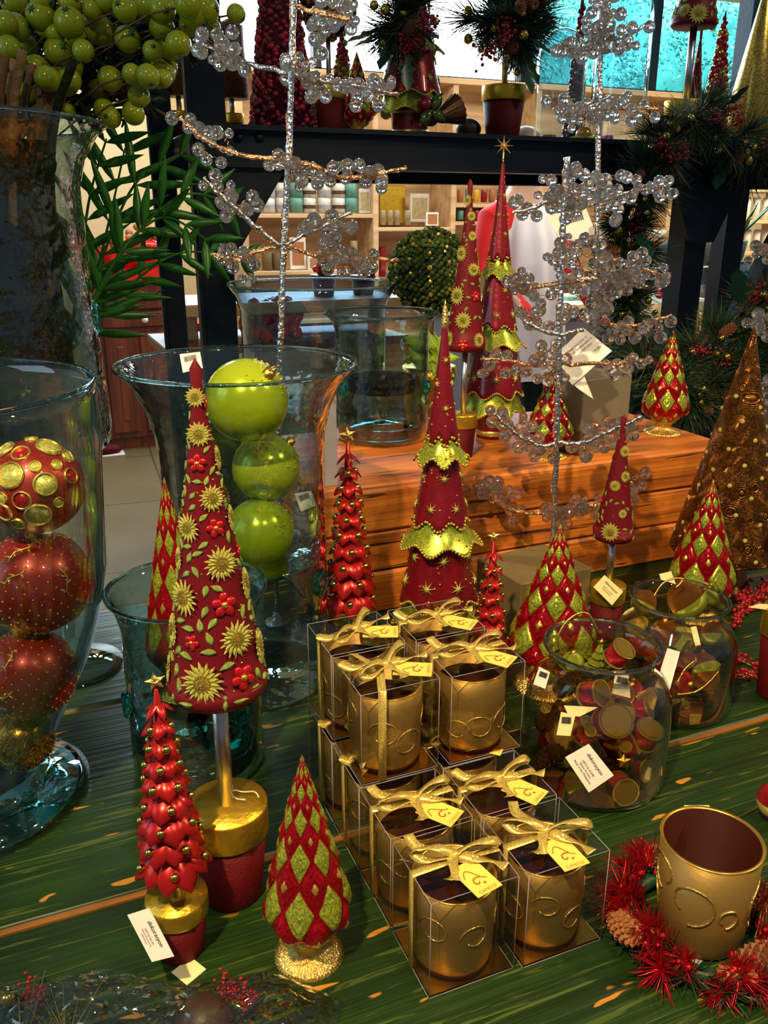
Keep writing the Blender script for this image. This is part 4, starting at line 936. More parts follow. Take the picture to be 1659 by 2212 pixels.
rp = rad(p, 52); part('gold_pot', MB().add(lathe([(0, 0), (rp*.7, 0), (rp*.8, hp*.3), (rp*.84, hp*.34), (rp*.8, hp*.38), (rp*.92, hp*.7), (rp*.97, hp*.74), (rp*.93, hp*.78), (rp, hp*.9), (rp*1.08, hp*.94), (rp*1.05, hp), (0, hp*.97)], 40)), 'gold', t)
# ================================================================ CANDLE BOXES
def candle_box(label, x, y, z, turn=0, bow=0, seed=1):
    w, d, h = .092, .087, .1125; q = random.Random(seed)
    t = thing('candle_box', label, 'boxed candle', (x+w/2, y+d/2, z))
    part('acetate_box', MB().add(bbox(-w/2, w/2, -d/2, d/2, 0, h, .0009)), 'acetate', t, False)
    e = MB()
    for sx in (-1, 1):
        for sy in (-1, 1): e.add(tube([(sx*w/2, sy*d/2, .001), (sx*w/2, sy*d/2, h)], .0004, 4))
    for zz in (.0008, h):
        for a, b in (((-1, -1), (1, -1)), ((1, -1), (1, 1)), ((1, 1), (-1, 1)), ((-1, 1), (-1, -1))): e.add(tube([(a[0]*w/2, a[1]*d/2, zz), (b[0]*w/2, b[1]*d/2, zz)], .0004, 4))
    part('box_edges', e, 'lavender_card', t)
    part('foil_base', MB().add(box(-w/2+.0015, w/2-.0015, -d/2+.0015, d/2-.0015, .0008, .0022)), 'foil_card', t, False)
    r = .0415; hc = .096
    c = part('candle_cup', MB().add(lathe([(0, .003), (r*.86, .003), (r*.93, .007), (r*.965, .016), (r, hc*.6), (r, hc), (r-.0025, hc), (r-.003, .02), (0, .018)], 56)), 'champagne', t)
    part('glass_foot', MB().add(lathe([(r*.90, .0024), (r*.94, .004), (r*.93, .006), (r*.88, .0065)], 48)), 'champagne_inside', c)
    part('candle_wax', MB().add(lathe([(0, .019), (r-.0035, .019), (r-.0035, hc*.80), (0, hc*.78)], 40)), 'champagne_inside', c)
    part('gold_lip', MB().add(lathe([(r, hc-.0008), (r+.0005, hc+.0004), (r-.002, hc+.0008), (r-.0028, hc-.0005)], 56)), 'orange_gold', c)
    mb = MB()
    for k in range(7):
        a0 = k*.9+q.uniform(0, .4)+turn; z0 = q.uniform(.030, .066); R1 = q.uniform(.015, .022); s0 = q.choice((-1, 1)); P = []
        for j in range(20):
            ph = j/19*5.6; rr_ = R1*(1-.4*j/19); P.append(Vector(((r+.0006)*cos(a0+s0*rr_*cos(ph)/r), (r+.0006)*sin(a0+s0*rr_*cos(ph)/r), z0+rr_*sin(ph)*.9)))
        mb.add(tube(P, .0008, 5))
    part('swirl_relief', mb, 'gold_leaf_metal', c)
    # ribbon band round the box and the bow on top
    rot = Matrix.Rotation(bow, 4, 'Z'); mb = MB(); off = q.uniform(-.006, .006); a = (w if abs(sin(bow)) < .5 else d)/2+.0012; 
    if abs(sin(bow)) > .5: off = .022
    band = [(-a, off, .001), (-a, off, h*.5), (-a, off, h), (-a+.001, off, h+.001), (0, off*.3, h+.0016), (a-.001, off, h+.001), (a, off, h), (a, off, h*.5), (a, off, .001)]
    ups = [(-1, 0, 0)]*3+[(-.7, 0, .7), (0, 0, 1), (.7, 0, .7)]+[(1, 0, 0)]*3
    mb.add(ribbon([rot @ Vector(p) for p in band], .0095, [rot @ Vector(u_) for u_ in ups])); part('ribbon_band', mb, 'ribbon_gold', t)
    g = link('bow', MB().add(ball(.0045, 12, (0, 0, h+.006), .8)).mesh('bow', ['ribbon_gold']), t)
    b0 = q.uniform(-.35, .35)+turn
    for k, (ang, L, kind) in enumerate(((b0+.10, .043, 0), (b0+pi-.15, .040, 0), (b0+2.3+q.uniform(-.2, .2), .046, 1), (b0-.55+q.uniform(-.2, .2), .046, 1), (b0-2.0, .034, 1))):
        d_ = Vector((cos(ang), sin(ang), 0)); n_ = Vector((-sin(ang), cos(ang), 0))
        if kind == 0: P = spline([Vector((0, 0, h+.006)), d_*L*.4+Vector((0, 0, h+.014)), d_*L*.92+Vector((0, 0, h+.013)), d_*L+Vector((0, 0, h+.008)), d_*L*.75+n_*.004+Vector((0, 0, h+.004)), d_*L*.3+n_*.003+Vector((0, 0, h+.004)), Vector((0, 0, h+.005))], 4); W_ = .0095
        else: P = spline([Vector((0, 0, h+.006)), d_*L*.35+Vector((0, 0, h+.007)), d_*L*.8+n_*.006+Vector((0, 0, h+.004)), d_*L*1.1+Vector((0, 0, h+.006+q.uniform(0, .004)))], 5); W_ = .0105
        tw = [Vector((0, 0, 1))+n_*.55*sin(i_*.5+k) for i_ in range(len(P))]
        part('bow_loop' if kind == 0 else 'bow_tail', MB().add(ribbon(P, W_, tw)), 'ribbon_gold', g)
    an = b0-1.15; X = Matrix.Translation((.014*cos(an), .014*sin(an)-.004, h+.0028)) @ Matrix.Rotation(an+pi/2+q.uniform(-.15, .15), 4, 'Z')
    gt = part('gift_tag', MB().add(box(-.0145, .0145, -.036, .006, 0, .0007)), 'candle_card', t, False); gt.matrix_local = X
    mb = MB(); P = [Vector((-.002+.0065*(1-j/16)*cos(.7+j*.36), -.021+.0065*(1-j/16)*sin(.7+j*.36), .0011)) for j in range(16)]
    mb.add(ribbon(P, .0014, (0, 0, 1), .0003)); mb.add(lathe([(0, .0013), (.0016, .0008)], 10), 0, mtx((.003, -.0245, 0)))
    P = [Vector((-.011+.02*j/10, -.012+.008*sin(j*.5), .0011)) for j in range(11)]; mb.add(ribbon(P, .0009, (0, 0, 1), .0003))
    part('scroll_print', mb, 'brown_ink', gt, False); text('CANDLE', .0052, 'brown_ink', gt, Matrix.Translation((0, -.0325, .0009)))
    return t
X0, X1 = .277, .3775
ys = [.552, .645, .7335, .8235]
lab = {(0, 0): 'front left clear boxed gold candle with gold bow, lower row', (0, 1): 'front right clear boxed gold candle with gold bow, lower row', (1, 0): 'boxed gold candle directly behind the front left one, under the upper tier', (1, 1): 'boxed gold candle directly behind the front right one, beside the jar',
       (2, 0): 'boxed gold candle in the bottom tier carrying the front left raised box', (2, 1): 'boxed gold candle in the bottom tier carrying the front right raised box', (3, 0): 'rearmost bottom tier boxed gold candle on the left', (3, 1): 'rearmost bottom tier boxed gold candle on the right'}
for i in range(4):
    for j in range(2):
        o = candle_box(lab[(i, j)], (X0, X1)[j], ys[i]-(.004 if j else 0), T, .4*i-.5*j, 0 if not (i == 0 and j == 1) else 0, 10+i*2+j); o['group'] = 'clear boxed gold candles in the stack'
for i in range(2):
    for j in range(2):
        o = candle_box(('raised boxed gold candle, front left of the upper tier, ribbon down its face', 'raised boxed gold candle, front right of the upper tier', 'raised boxed gold candle at the back left of the upper tier', 'raised boxed gold candle at the back right of the upper tier, nearest the skirted tree')[i*2+j], (X0+.003, X1+.008)[j], (.7325, .826)[i]-.003*j, T+.1145, .3+.5*i-.4*j, pi/2 if (i, j) == (0, 0) else 0, 30+i*2+j); o['group'] = 'clear boxed gold candles in the stack'
# ================================================================ SILVER TREES OF CLEAR BEADS
BEAD = MB().add(ico(1, 2)).mesh('bead', ['bead_glass'], False)
def bead_tree(label, base, pole, br, cl, rpx, seed, dd=0.):
    d0 = dep(base); q = random.Random(seed); t = thing('beaded_wire_tree', label, 'wire tree', tuple(base)); o_ = Vector(base)
    pts = [Vector(atv(x, y, base))-o_ for x, y in pole]; P = spline(pts, 8); P = [p+Vector((q.gauss(0, .0006), q.gauss(0, .0006), 0)) for p in P]
    part('trunk', MB().add(tube(P, [.0048 if i % 5 else .0062 for i in range(len(P))], 9)), 'silver', t)
    part('base_plate', MB().add(lathe([(0, -.0), (.022, 0), (.022, .003), (.008, .006), (.006, .02), (0, .02)], 32)), 'silver', t)
    part('wrapped_wire', MB().add(tube([p+Vector((.0062*cos(i*1.1), .0062*sin(i*1.1), 0)) for i, p in enumerate(P)], .0009, 4)), 'copper', t)
    pl = []
    for k, b in enumerate(br):
        n = len(b); dz = [q.uniform(-.09, .09) for _ in range(2)]
        # depth offset zero where the branch meets the pole
        def off(x, y): 
            px = np.interp(y, [p[1] for p in pole], [p[0] for p in pole]); return (x-px)/260.*(dz[0] if x < px else dz[1])
        Q = spline([Vector(atv(x, y, base, off(x, y)))-o_ for x, y in b], 6); pl.append((b, off))
        L = len(Q); part('branch', MB().add(tube([p+Vector((q.gauss(0, .0009),)*3) for p in Q], [.0042-.0018*abs(2*i/L-1) for i in range(L)], 7)), 'silver' if k % 2 else 'copper', t)
        mb = MB(); mb.add(tube([p+Vector((.0042*cos(i*1.7), .001, .0042*sin(i*1.7))) for i, p in enumerate(Q)], .0011, 4)); part('wrapped_wire', mb, 'copper' if k % 2 else 'silver', t)
    r = rpx*d0/F; n = 0; wires = MB()
    for (x, y, c, k) in cl:
        off = pl[k][1]; ctr = Vector(atv(x, y, base, off(x, y))); r = rpx*dep(ctr)/F; ctr = ctr-o_; S = r*(.9+.62*c**.42); got = []
        for i in range(c):
            for _ in range(40):
                v = Vector((q.uniform(-1.5, 1.5), q.uniform(-1, 1), q.uniform(-.95, .95)))*S*.72; rr_ = r*q.choice((.72, .9, 1, 1, 1.05))
                if all((v-g).length > (rr_+h_)*.86 for g, h_ in got): break
            got.append((v, rr_)); b = link('bead', BEAD, t, tuple(ctr+v), (q.uniform(0, 3), q.uniform(0, 3), 0), rr_); n += 1
            wires.add(tube([ctr+v, ctr+v*.4+Vector((0, 0, .002)), ctr+Vector((q.uniform(-.006, .006), 0, 0))], .0007, 4))
    part('bead_wires', wires, 'copper', t); return t
b1 = [[(632, 10), (690, 28), (755, 42)], [(418, 85), (470, 110), (530, 135), (622, 158), (700, 175), (790, 188), (862, 205)], [(388, 252), (440, 300), (510, 332), (622, 347), (690, 362), (740, 385), (800, 378), (880, 362)], [(440, 383), (480, 425), (540, 480), (590, 522), (613, 530)], [(455, 548), (510, 562), (560, 540), (613, 530)], [(613, 530), (655, 508), (700, 488), (758, 458)], [(613, 532), (680, 552), (740, 570), (800, 560), (862, 562)]]
c1 = [(725, 30, 17, 0), (690, 62, 5, 0), (458, 98, 11, 1), (505, 128, 6, 1), (648, 145, 13, 1), (690, 185, 9, 1), (750, 180, 3, 1), (808, 200, 11, 1), (405, 268, 4, 2), (435, 290, 4, 2), (458, 338, 3, 2), (488, 305, 3, 2), (605, 340, 3, 2), (640, 372, 7, 2), (680, 380, 9, 2), (760, 380, 7, 2), (805, 385, 6, 2), (465, 395, 3, 3), (480, 420, 3, 3), (515, 445, 9, 3), (515, 556, 9, 4), (540, 590, 2, 4), (690, 488, 6, 5), (725, 505, 7, 5), (720, 540, 6, 6), (745, 570, 8, 6), (780, 560, 6, 6)]
pT1 = at(598, 1345)
bead_tree('tall silver wire tree of clear beads behind the big hurricane, at left', pT1, [(636, -60), (626, 250), (613, 530), (604, 770), (601, 1000), (598, 1340)], b1, c1, 14.5, 21)
b2 = [[(1224, 345), (1222, 400), (1219, 450)], [(1108, 458), (1150, 450), (1195, 432), (1219, 440), (1260, 435)], [(1100, 628), (1150, 620), (1212, 612), (1290, 600)], [(1120, 680), (1160, 708), (1209, 722), (1260, 712)], [(1038, 775), (1100, 778), (1150, 788), (1205, 785), (1300, 786), (1390, 780)], [(1066, 892), (1110, 932), (1160, 962), (1203, 958), (1260, 956), (1330, 925), (1385, 900)], [(1025, 1042), (1060, 1080), (1120, 1104), (1192, 1110), (1250, 1098), (1310, 1085), (1355, 1055), (1378, 1028)]]
c2 = [(1236, 360, 2, 0), (1218, 372, 2, 0), (1240, 395, 2, 0), (1185, 395, 2, 0), (1205, 410, 4, 1), (1132, 448, 5, 1), (1195, 432, 8, 1), (1235, 425, 9, 1), (1230, 455, 4, 1), (1115, 608, 6, 2), (1140, 618, 5, 2), (1180, 640, 3, 2), (1235, 612, 8, 2), (1210, 560, 5, 2), (1225, 530, 4, 2), (1150, 690, 8, 3), (1235, 680, 7, 3), (1060, 785, 8, 4), (1122, 795, 2, 4), (1185, 760, 8, 4), (1190, 805, 8, 4), (1330, 795, 7, 4), (1370, 785, 5, 4), (1080, 905, 5, 5), (1112, 925, 9, 5), (1135, 955, 6, 5), (1170, 975, 4, 5), (1262, 968, 5, 5), (1305, 940, 9, 5), (1340, 925, 8, 5), (1368, 915, 4, 5), (1035, 1050, 3, 6), (1058, 1065, 5, 6), (1092, 1070, 6, 6), (1105, 1112, 3, 6), (1200, 1112, 7, 6), (1232, 1105, 7, 6), (1282, 1100, 4, 6), (1320, 1085, 6, 6), (1348, 1065, 6, 6), (1362, 1035, 3, 6)]
pT2 = at(1189, 1318)
bead_tree('front silver wire tree of clear beads, before the timber block', pT2, [(1224, 340), (1216, 500), (1209, 700), (1204, 900), (1198, 1080), (1189, 1318)], b2, c2, 13.2, 22)
b3 = [[(1300, -60), (1302, 40), (1298, 90)], [(1215, 95), (1258, 106), (1310, 90), (1360, 75), (1392, 55)], [(1195, 235), (1245, 246), (1296, 235), (1350, 234), (1422, 235)], [(1270, 445), (1310, 432), (1350, 418), (1445, 400)], [(1255, 545), (1290, 560), (1340, 565), (1425, 592)], [(1240, 645), (1290, 615), (1350, 610), (1400, 620)], [(1250, 690), (1290, 690), (1360, 705), (1450, 680)]]
c3 = [(1300, 20, 12, 0), (1295, 70, 9, 0), (1220, 95, 4, 1), (1252, 112, 6, 1), (1300, 80, 9, 1), (1330, 85, 5, 1), (1358, 92, 3, 1), (1385, 62, 2, 1), (1212, 236, 5, 2), (1258, 235, 6, 2), (1285, 232, 7, 2), (1320, 240, 5, 2), (1355, 225, 5, 2), (1380, 240, 5, 2), (1255, 262, 3, 2), (1300, 402, 12, 3), (1330, 430, 7, 3), (1385, 398, 6, 3), (1425, 408, 7, 3), (1318, 460, 3, 3), (1265, 530, 7, 4), (1320, 575, 10, 4), (1375, 570, 12, 4), (1412, 592, 6, 4), (1300, 625, 9, 5), (1360, 610, 9, 5), (1285, 675, 9, 6), (1310, 650, 6, 6), (1370, 712, 9, 6), (1412, 712, 6, 6), (1330, 720, 3, 6)]
pT3 = at(1272, 935, B)
bead_tree('rear silver wire tree of clear beads rising past the steel shelf', pT3, [(1302, -70), (1297, 150), (1292, 350), (1287, 600), (1280, 780), (1272, 930)], b3, c3, 13.0, 23)
b4 = [[(1720, 540), (1670, 530), (1640, 540)], [(1720, 715), (1665, 690), (1630, 675)], [(1720, 850), (1670, 850), (1640, 840)]]
pT4 = at(1725, 1020, .9); pT4 = aty(1725, 1000, 1.5); pT4[2] = T
bead_tree('silver bead wire tree at the right edge, only branch tips showing', pT4, [(1722, 400), (1722, 700), (1722, 1000), (1725, 1180)], b4, [(1650, 545, 6, 0), (1645, 690, 5, 1), (1655, 712, 4, 1), (1655, 838, 6, 2), (1650, 870, 4, 2)], 13, 24)
d2 = dep(pT2)
tg = pxcard('message_tag', 'white holiday message card hanging on the front bead tree', [(1237, 832), (1322, 758), (1260, 708), (1190, 778)], d2-.03, 'white_card', (0, .01, .02, 0), lines=['The Holidays are time to', 'unwind in our homes and be', 'close to our loved ones', '', 'Celebrate the season with the', 'very best in holiday decor', 'from Napa Home & Garden'])
pxcard('price_tag', 'folded white tag hanging below the message card on the front bead tree', [(1282, 862), (1262, 812), (1240, 832), (1252, 842)], d2-.02, 'white_card')
pxcard('price_tag', 'white barcode label hanging high on the bead tree at upper right', [(1215, 525), (1288, 505), (1262, 440), (1180, 468)], dep(pT3)+.04, 'white_card', bar=1)
# ================================================================ BOXES AND PANELS
def riser(label, px, py, z, w, d, top, m_, ang=0, name='riser_box'):
    p = at(px, py, z); h = hgt(p, top); o = part(name, MB().add(bbox(0, w, 0, d, 0, h, .002)), m_, None, False, tuple(p), (0, 0, ang)); tag(o, label, 'box'); return p, h
p = at(1247, 975, B); e = at(1357, 942, B); w = float(e[0]-p[0])*1.0
riser('square grey-brown card riser box on the right half of the timber block', 1250, 985, B, .135, .12, 822, 'grey_card', .16)
riser('short olive card box in front of the timber, between petal tree and scalloped tree', 1118, 1415, T, .15, .13, 1262, 'olive_card', .10)
p = at(702, 1050, T); p = aty(723, 1030, 1.50); 
o = part('grey_panel', MB().add(bbox(-.012, .012, -.006, .006, B, 1.24, .001)), 'lavender_card', None, False, (float(aty(713, 1000, 1.40)[0])+.0, 1.40, 0)); tag(o, 'narrow lavender-grey card panel between the two hurricanes', 'panel')
pxcard('price_tag', 'white sticker on the side of the olive box', [(1103, 1402), (1125, 1407), (1123, 1365), (1105, 1355)], dep(at(1115, 1415))-.02, 'white_card')
pxcard('price_tag', 'white sticker on the corner of the grey riser box', [(1228, 950), (1240, 948), (1241, 925), (1230, 922)], dep(at(1240, 975, B))-.02, 'white_card')
# ================================================================ ORNAMENTS IN JARS
def orn_drum():
    mb = MB().add(lathe([(0, -.8), (.86, -.8), (.92, -.74), (.92, .74), (.86, .8), (0, .8)], 28), 0); t_ = [('drum_shell', mb, 'red_glitter')]
    t_.append(('drum_rims', MB().add(lathe([(.9, -.8), (.99, -.8), (.99, -.62), (.93, -.6)], 28)).add(lathe([(.93, .6), (.99, .62), (.99, .8), (.9, .8)], 28)), 'gold_glitter'))
    t_.append(('drum_head', MB().add(lathe([(0, .815), (.88, .81)], 24)).add(lathe([(.88, -.81), (0, -.815)], 24)), 'drum_end')); return t_
def orn_pinecone():
    mb = MB()
    for k in range(9):
        m = k/8; r = .75*sin(pi*(.18+.74*m)); n = 9
        for i in range(n):
            a = 2*pi*(i+.5*(k % 2))/n; mb.add(leaf(.55, .5, .12, 3), 0, Matrix.Translation((r*.45*cos(a), r*.45*sin(a), -1+1.9*m)) @ Matrix.Rotation(a-pi/2, 4, 'Z') @ Matrix.Rotation(.55, 4, 'X'))
    mb.add(lathe([(0, -1), (.45, -.6), (.5, 0), (.2, .9), (0, 1.)], 10)); return [('cone_scales', mb, 'brown_glitter')]
def orn_ball(m_='red_glitter'): return [('ball', MB().add(ball(1, 24)), m_), ('cap', MB().add(lathe([(0, 1.2), (.2, 1.18), (.22, .94)], 12)), 'gold')]
def orn_acorn():
    return [('acorn_nut', MB().add(lathe([(0, -1.1), (.12, -1.0), (.55, -.8), (.86, -.35), (.9, .1), (.8, .2)], 28)), 'bronze_orange'), ('acorn_cup', MB().add(lathe([(.98, .05), (1.02, .2), (.85, .6), (.4, .85), (0, .9)], 24, lambda a, i, r, z: (r*(1+.05*sin(a*12)), z))), 'green_gold')]
def orn_bell():
    return [('bell', MB().add(lathe([(.95, -.8), (.85, -.6), (.6, 0), (.5, .5), (.25, .8), (0, .85)], 28, lambda a, i, r, z: (r*(1+.06*sin(a*10)), z))), 'gold_glitter'), ('clapper', MB().add(ball(.22, 10, (0, 0, -.8))), 'gold')]
def orn_tree():
    mb = MB()
    for k in range(4): r = .75-.16*k; z = -.8+.42*k; mb.add(lathe([(0, z), (r, z), (r*.9, z+.08), (.1, z+.6)], 18, lambda a, i, r_, z_: (r_*(1+.08*cos(a*7)), z_)))
    return [('tree_body', mb, 'green_gold'), ('star_topper', MB().add(star(5, .35, .15, .1), 0, mtx((0, 0, 1.15)) @ Matrix.Rotation(pi/2, 4, 'X')), 'gold')]
def orn_star(): return [('star_body', MB().add(star(5, 1, .48, .3)), 'gold')]
def orn_tassel():
    mb = MB().add(lathe([(0, -1.2), (.45, -1.2), (.38, -.2), (.2, .0), (0, 0)], 40, lambda a, i, r, z: (r*(1+.10*cos(a*20)), z))); return [('tassel', mb, 'bronze_orange'), ('knot', MB().add(ball(.42, 14, (0, 0, .3))), 'gold_glitter')]
def orn_box():
    return [('gift_box', MB().add(bbox(-.8, .8, -.8, .8, -.8, .8, .1)), 'green_gold'), ('gift_ribbon', MB().add(bbox(-.16, .16, -.84, .84, -.84, .84, .02)).add(bbox(-.84, .84, -.16, .16, -.84, .84, .02)), 'gold_glitter')]
glitter('bronze_orange', (.40, .10, .01), (.95, .42, .06), 420, .75, .25, .9)
KIND = {'drum': orn_drum, 'pinecone': orn_pinecone, 'ball': orn_ball, 'acorn': orn_acorn, 'bell': orn_bell, 'tree': orn_tree, 'star': orn_star, 'tassel': orn_tassel, 'gift': orn_box, 'gball': lambda: orn_ball('green_gold'), 'bball': lambda: orn_ball('bronze_orange')}
OC = {}
def place_orn(kind, label, px, py, rp, d, z, seed, group):
    c = atd(px, py, d); q = random.Random(seed)
    nm = {'gball': 'ball', 'bball': 'ball'}.get(kind, kind)+'_ornament'
    if kind not in OC: OC[kind] = [(n, mb.mesh(n, [m_], n not in ('gift_box', 'cone_scales', 'star_body')), ) for n, mb, m_ in KIND[kind]()]
    t = thing(nm, label, 'ornament', tuple(c), 0, group); s_ = rad(c, rp); t.scale = (s_,)*3; t.rotation_euler = tuple(z) if hasattr(z, '__len__') else (q.uniform(-1, 1.), q.uniform(-1, 1.), q.uniform(0, 6))
    for n, me in OC[kind]: link(n, me, t)
    return t
def jar(label, px, py, toppy, rbpx, prof, gm='amber_glass'):
    p = at(px, py); H = hgt(p, toppy); r = rad(p, rbpx); vessel('glass_jar', label, tuple(p), [(a*r, b*H) for a, b in prof], gm, .003, .008, cat='jar'); return p, H, r
JP = [(.90, 0), (.98, .02), (1., .06), (1., .55), (.97, .66), (.86, .76), (.74, .82), (.70, .86), (.72, .92), (.79, 1.)]
pj, Hj, rj = jar('big round-shouldered glass jar full of red drum ornaments', 1277, 1662, 1392, 150, JP)
dj = dep((pj[0], pj[1], T+.08))
gg = 'ornaments inside the front glass jar'; fr = (1.0, 0, YAW*-1)
J1 = [('drum', 'red drum ornament in the neck of the front jar', 1337, 1412, 27, -.02, (.5, .3, 0)), ('drum', 'upper pink-red drum with gold base, just under the jar neck', 1282, 1500, 30, -.05, (.9, .6, 0)), ('drum', 'red drum tilted away, centre of the front jar', 1336, 1540, 33, -.06, (.8, -.7, 0)), ('drum', 'red drum showing its gold end, right side of the front jar', 1396, 1588, 30, -.05, (.35, .1, 0)), ('drum', 'red drum left of the gold-ended drum in the front jar', 1349, 1612, 28, -.06, (.2, 1.2, 0)), ('drum', 'drum lying with its round gold end toward the viewer at the jar bottom', 1342, 1702, 30, -.08, (1.35, 0, -.2)), ('drum', 'dull red striped drum left of centre in the front jar', 1268, 1582, 28, -.06, (.3, .4, 0)), ('drum', 'small red drum at the right shoulder of the front jar', 1385, 1532, 24, 0.0, (.7, .9, 0)), ('drum', 'dark red drum low at the left of the front jar', 1225, 1700, 28, -.02, (.5, .5, 0)), ('drum', 'half hidden red drum at lower right of the front jar', 1385, 1668, 26, -.0, (1., .5, 0)),
      ('tree', 'green and gold tree ornament with star poking from the jar neck', 1291, 1420, 34, 0.0, (.1, .1, -.4)), ('bell', 'gold bell ornament at upper right of the front jar', 1405, 1502, 25, -.0, (.4, .3, 0)), ('star', 'gold star ornament in the middle of the front jar', 1348, 1645, 17, -.095, (1.2, 0, -.4)), ('tassel', 'orange and gold tassel ornament at the left of the front jar', 1180, 1535, 28, -.03, (.2, -.4, 0)), ('pinecone', 'dark glittered pinecone low left in the front jar', 1184, 1638, 33, -.05, (.6, .4, 0)), ('pinecone', 'bronze pinecone high left in the front jar', 1222, 1482, 30, -.01, (.3, .8, 0)), ('gball', 'mottled green-gold ball at upper left of the front jar', 1236, 1432, 26, .02, (0, 0, 0)), ('bell', 'gold fluted bell at the bottom of the front jar', 1250, 1690, 26, -.06, (.9, .8, 0)), ('bball', 'bronze beaded ball behind the drums in the front jar', 1300, 1650, 30, .0, (0, 0, 0)), ('pinecone', 'small pinecone in the middle of the front jar', 1300, 1600, 24, -.02, (1, .2, 0)), ('ball', 'red glitter ball behind the central drum in the front jar', 1240, 1560, 28, .01, (0, 0, 0)), ('ball', 'red glitter ball at the back right of the front jar', 1365, 1490, 24, .03, (0, 0, 0)), ('gball', 'green-gold ball at the bottom back of the front jar', 1290, 1705, 24, .0, (0, 0, 0)), ('ball', 'dark red glitter ball near the left wall of the front jar', 1200, 1590, 24, .01, (0, 0, 0))]
ORN = {}
def fill(p, r, H, jarname, n, seed):
    q = random.Random(seed)
    for i in range(n):
        a = q.uniform(0, 6.28); rr_ = r*q.uniform(.2, .72); z = q.uniform(.16, .58)*H; k = q.choice(('drum', 'pinecone', 'bball', 'bell', 'ball', 'acorn', 'tassel')); c = np.array(p)+[rr_*cos(a), rr_*sin(a), z]
        h = ray(0, 0); t = place_orn(k, 'half buried '+{'drum': 'red drum', 'pinecone': 'brown pinecone', 'bball': 'bronze ball', 'bell': 'gold bell', 'ball': 'red ball', 'acorn': 'bronze acorn', 'tassel': 'bronze tassel'}[k]+' deep inside the '+jarname+', '+('far left' if cos(a+YAW)*rr_ < -.5*r else 'left' if cos(a+YAW)*rr_ < -.2*r else 'far right' if cos(a+YAW)*rr_ > .5*r else 'right' if cos(a+YAW)*rr_ > .2*r else 'middle')+(' front' if sin(a+YAW) < 0 else ' back')+(', low' if z < .3*H else ', mid height' if z < .45*H else ', high'), 800, 1100, 28, 1.3, (q.uniform(0, 3), q.uniform(0, 3), 0), i, 'buried ornaments inside the '+jarname); t.location = tuple(c); t.scale = (q.uniform(.018, .022),)*3
for i, (k, l, x, y, r, dd, e) in enumerate(J1): ORN[l] = place_orn(k, l, x, y, r, dj+dd+.02, e, i, gg)
fill(pj, rj, Hj, 'front jar', 22, 5)
pj2, Hj2, rj2 = jar('second glass jar behind, full of acorn ornaments', 1442, 1508, 1292, 126, JP)
dj2 = dep((pj2[0], pj2[1], T+.08)); gg = 'ornaments inside the rear glass jar'
J2 = [('acorn', 'big orange beaded acorn rising from the mouth of the rear jar', 1482, 1298, 44, .0, (2.6, -.5, 0)), ('acorn', 'orange acorn at the left in the mouth of the rear jar', 1392, 1302, 28, .0, (3.0, .6, 0)), ('bball', 'bronze ball with a pale glint under the neck of the rear jar', 1434, 1366, 28, -.05, (0, 0, 0)), ('gift', 'green and gold parcel ornament in the rear jar', 1478, 1382, 25, -.06, (.3, .2, 0)), ('acorn', 'acorn with gold cup at the right shoulder of the rear jar', 1542, 1372, 30, -.02, (2.6, .4, 0)), ('bball', 'small bronze ball under the parcel ornament in the rear jar', 1480, 1424, 22, -.06, (0, 0, 0)), ('acorn', 'acorn ornament facing out at lower right of the rear jar', 1520, 1440, 32, -.05, (2.2, .2, 0)), ('tassel', 'ribbed bronze tassel hanging at the bottom of the rear jar', 1481, 1528, 22, -.06, (0, 0, 0)), ('pinecone', 'pinecone beside the tassel in the rear jar', 1445, 1510, 26, -.02, (1, .4, 0)), ('bball', 'bronze ball at the bottom right of the rear jar', 1535, 1500, 26, .0, (0, 0, 0)), ('bball', 'bronze ball left of the hanging label in the rear jar', 1405, 1440, 24, .0, (0, 0, 0)), ('bell', 'gold bell ornament in the left shoulder of the rear jar', 1380, 1350, 26, -.01, (.4, .6, 0)), ('gball', 'green-gold ball at the right in the mouth of the rear jar', 1532, 1290, 20, .02, (0, 0, 0)), ('tree', 'green-gold tree ornament on top of the rear jar', 1512, 1262, 24, .03, (1.2, .8, 0)), ('pinecone', 'dark pinecone at the right wall of the rear jar', 1560, 1440, 24, .02, (0, .4, 0)), ('bball', 'dark bronze ball low in the rear jar', 1500, 1480, 24, -.02, (0, 0, 0)), ('gball', 'mottled ball behind the parcel in the rear jar', 1430, 1412, 24, .02, (0, 0, 0))]
for i, (k, l, x, y, r, dd, e) in enumerate(J2): ORN[l] = place_orn(k, l, x, y, r, dj2+dd+.02, e, i+50, gg)
fill(pj2, rj2, Hj2, 'rear jar', 18, 6)
def cord(own, pts, d, r=.0012, m_='gold', name='hanging_cord', cat='cord'):
    Q = spline([Vector(atd(x, y, d+(e[0] if e else 0))) for x, y, *e in pts], 6); t = [v for k, v in ORN.items() if own in k][0]; X = Matrix.LocRotScale(t.location, t.rotation_euler, t.scale).inverted(); o = part(name, MB().add(tube(Q, r, 6)), m_, t); o.matrix_local = X
cord('mottled green-gold ball at upper left', [(1215, 1415), (1205, 1380), (1222, 1345), (1250, 1325), (1272, 1328), (1290, 1360)], dj-.03, .0016)
cord('big orange beaded acorn', [(1412, 1290), (1430, 1262), (1455, 1250), (1475, 1252), (1460, 1270)], dj2-.02, .0015)
cord('acorn ornament facing out', [(1462, 1500), (1500, 1495), (1530, 1475), (1552, 1450)], dj2-.08, .0013)
cord('small bronze ball under the parcel', [(1460, 1480), (1480, 1445), (1500, 1428)], dj2-.09, .0015)
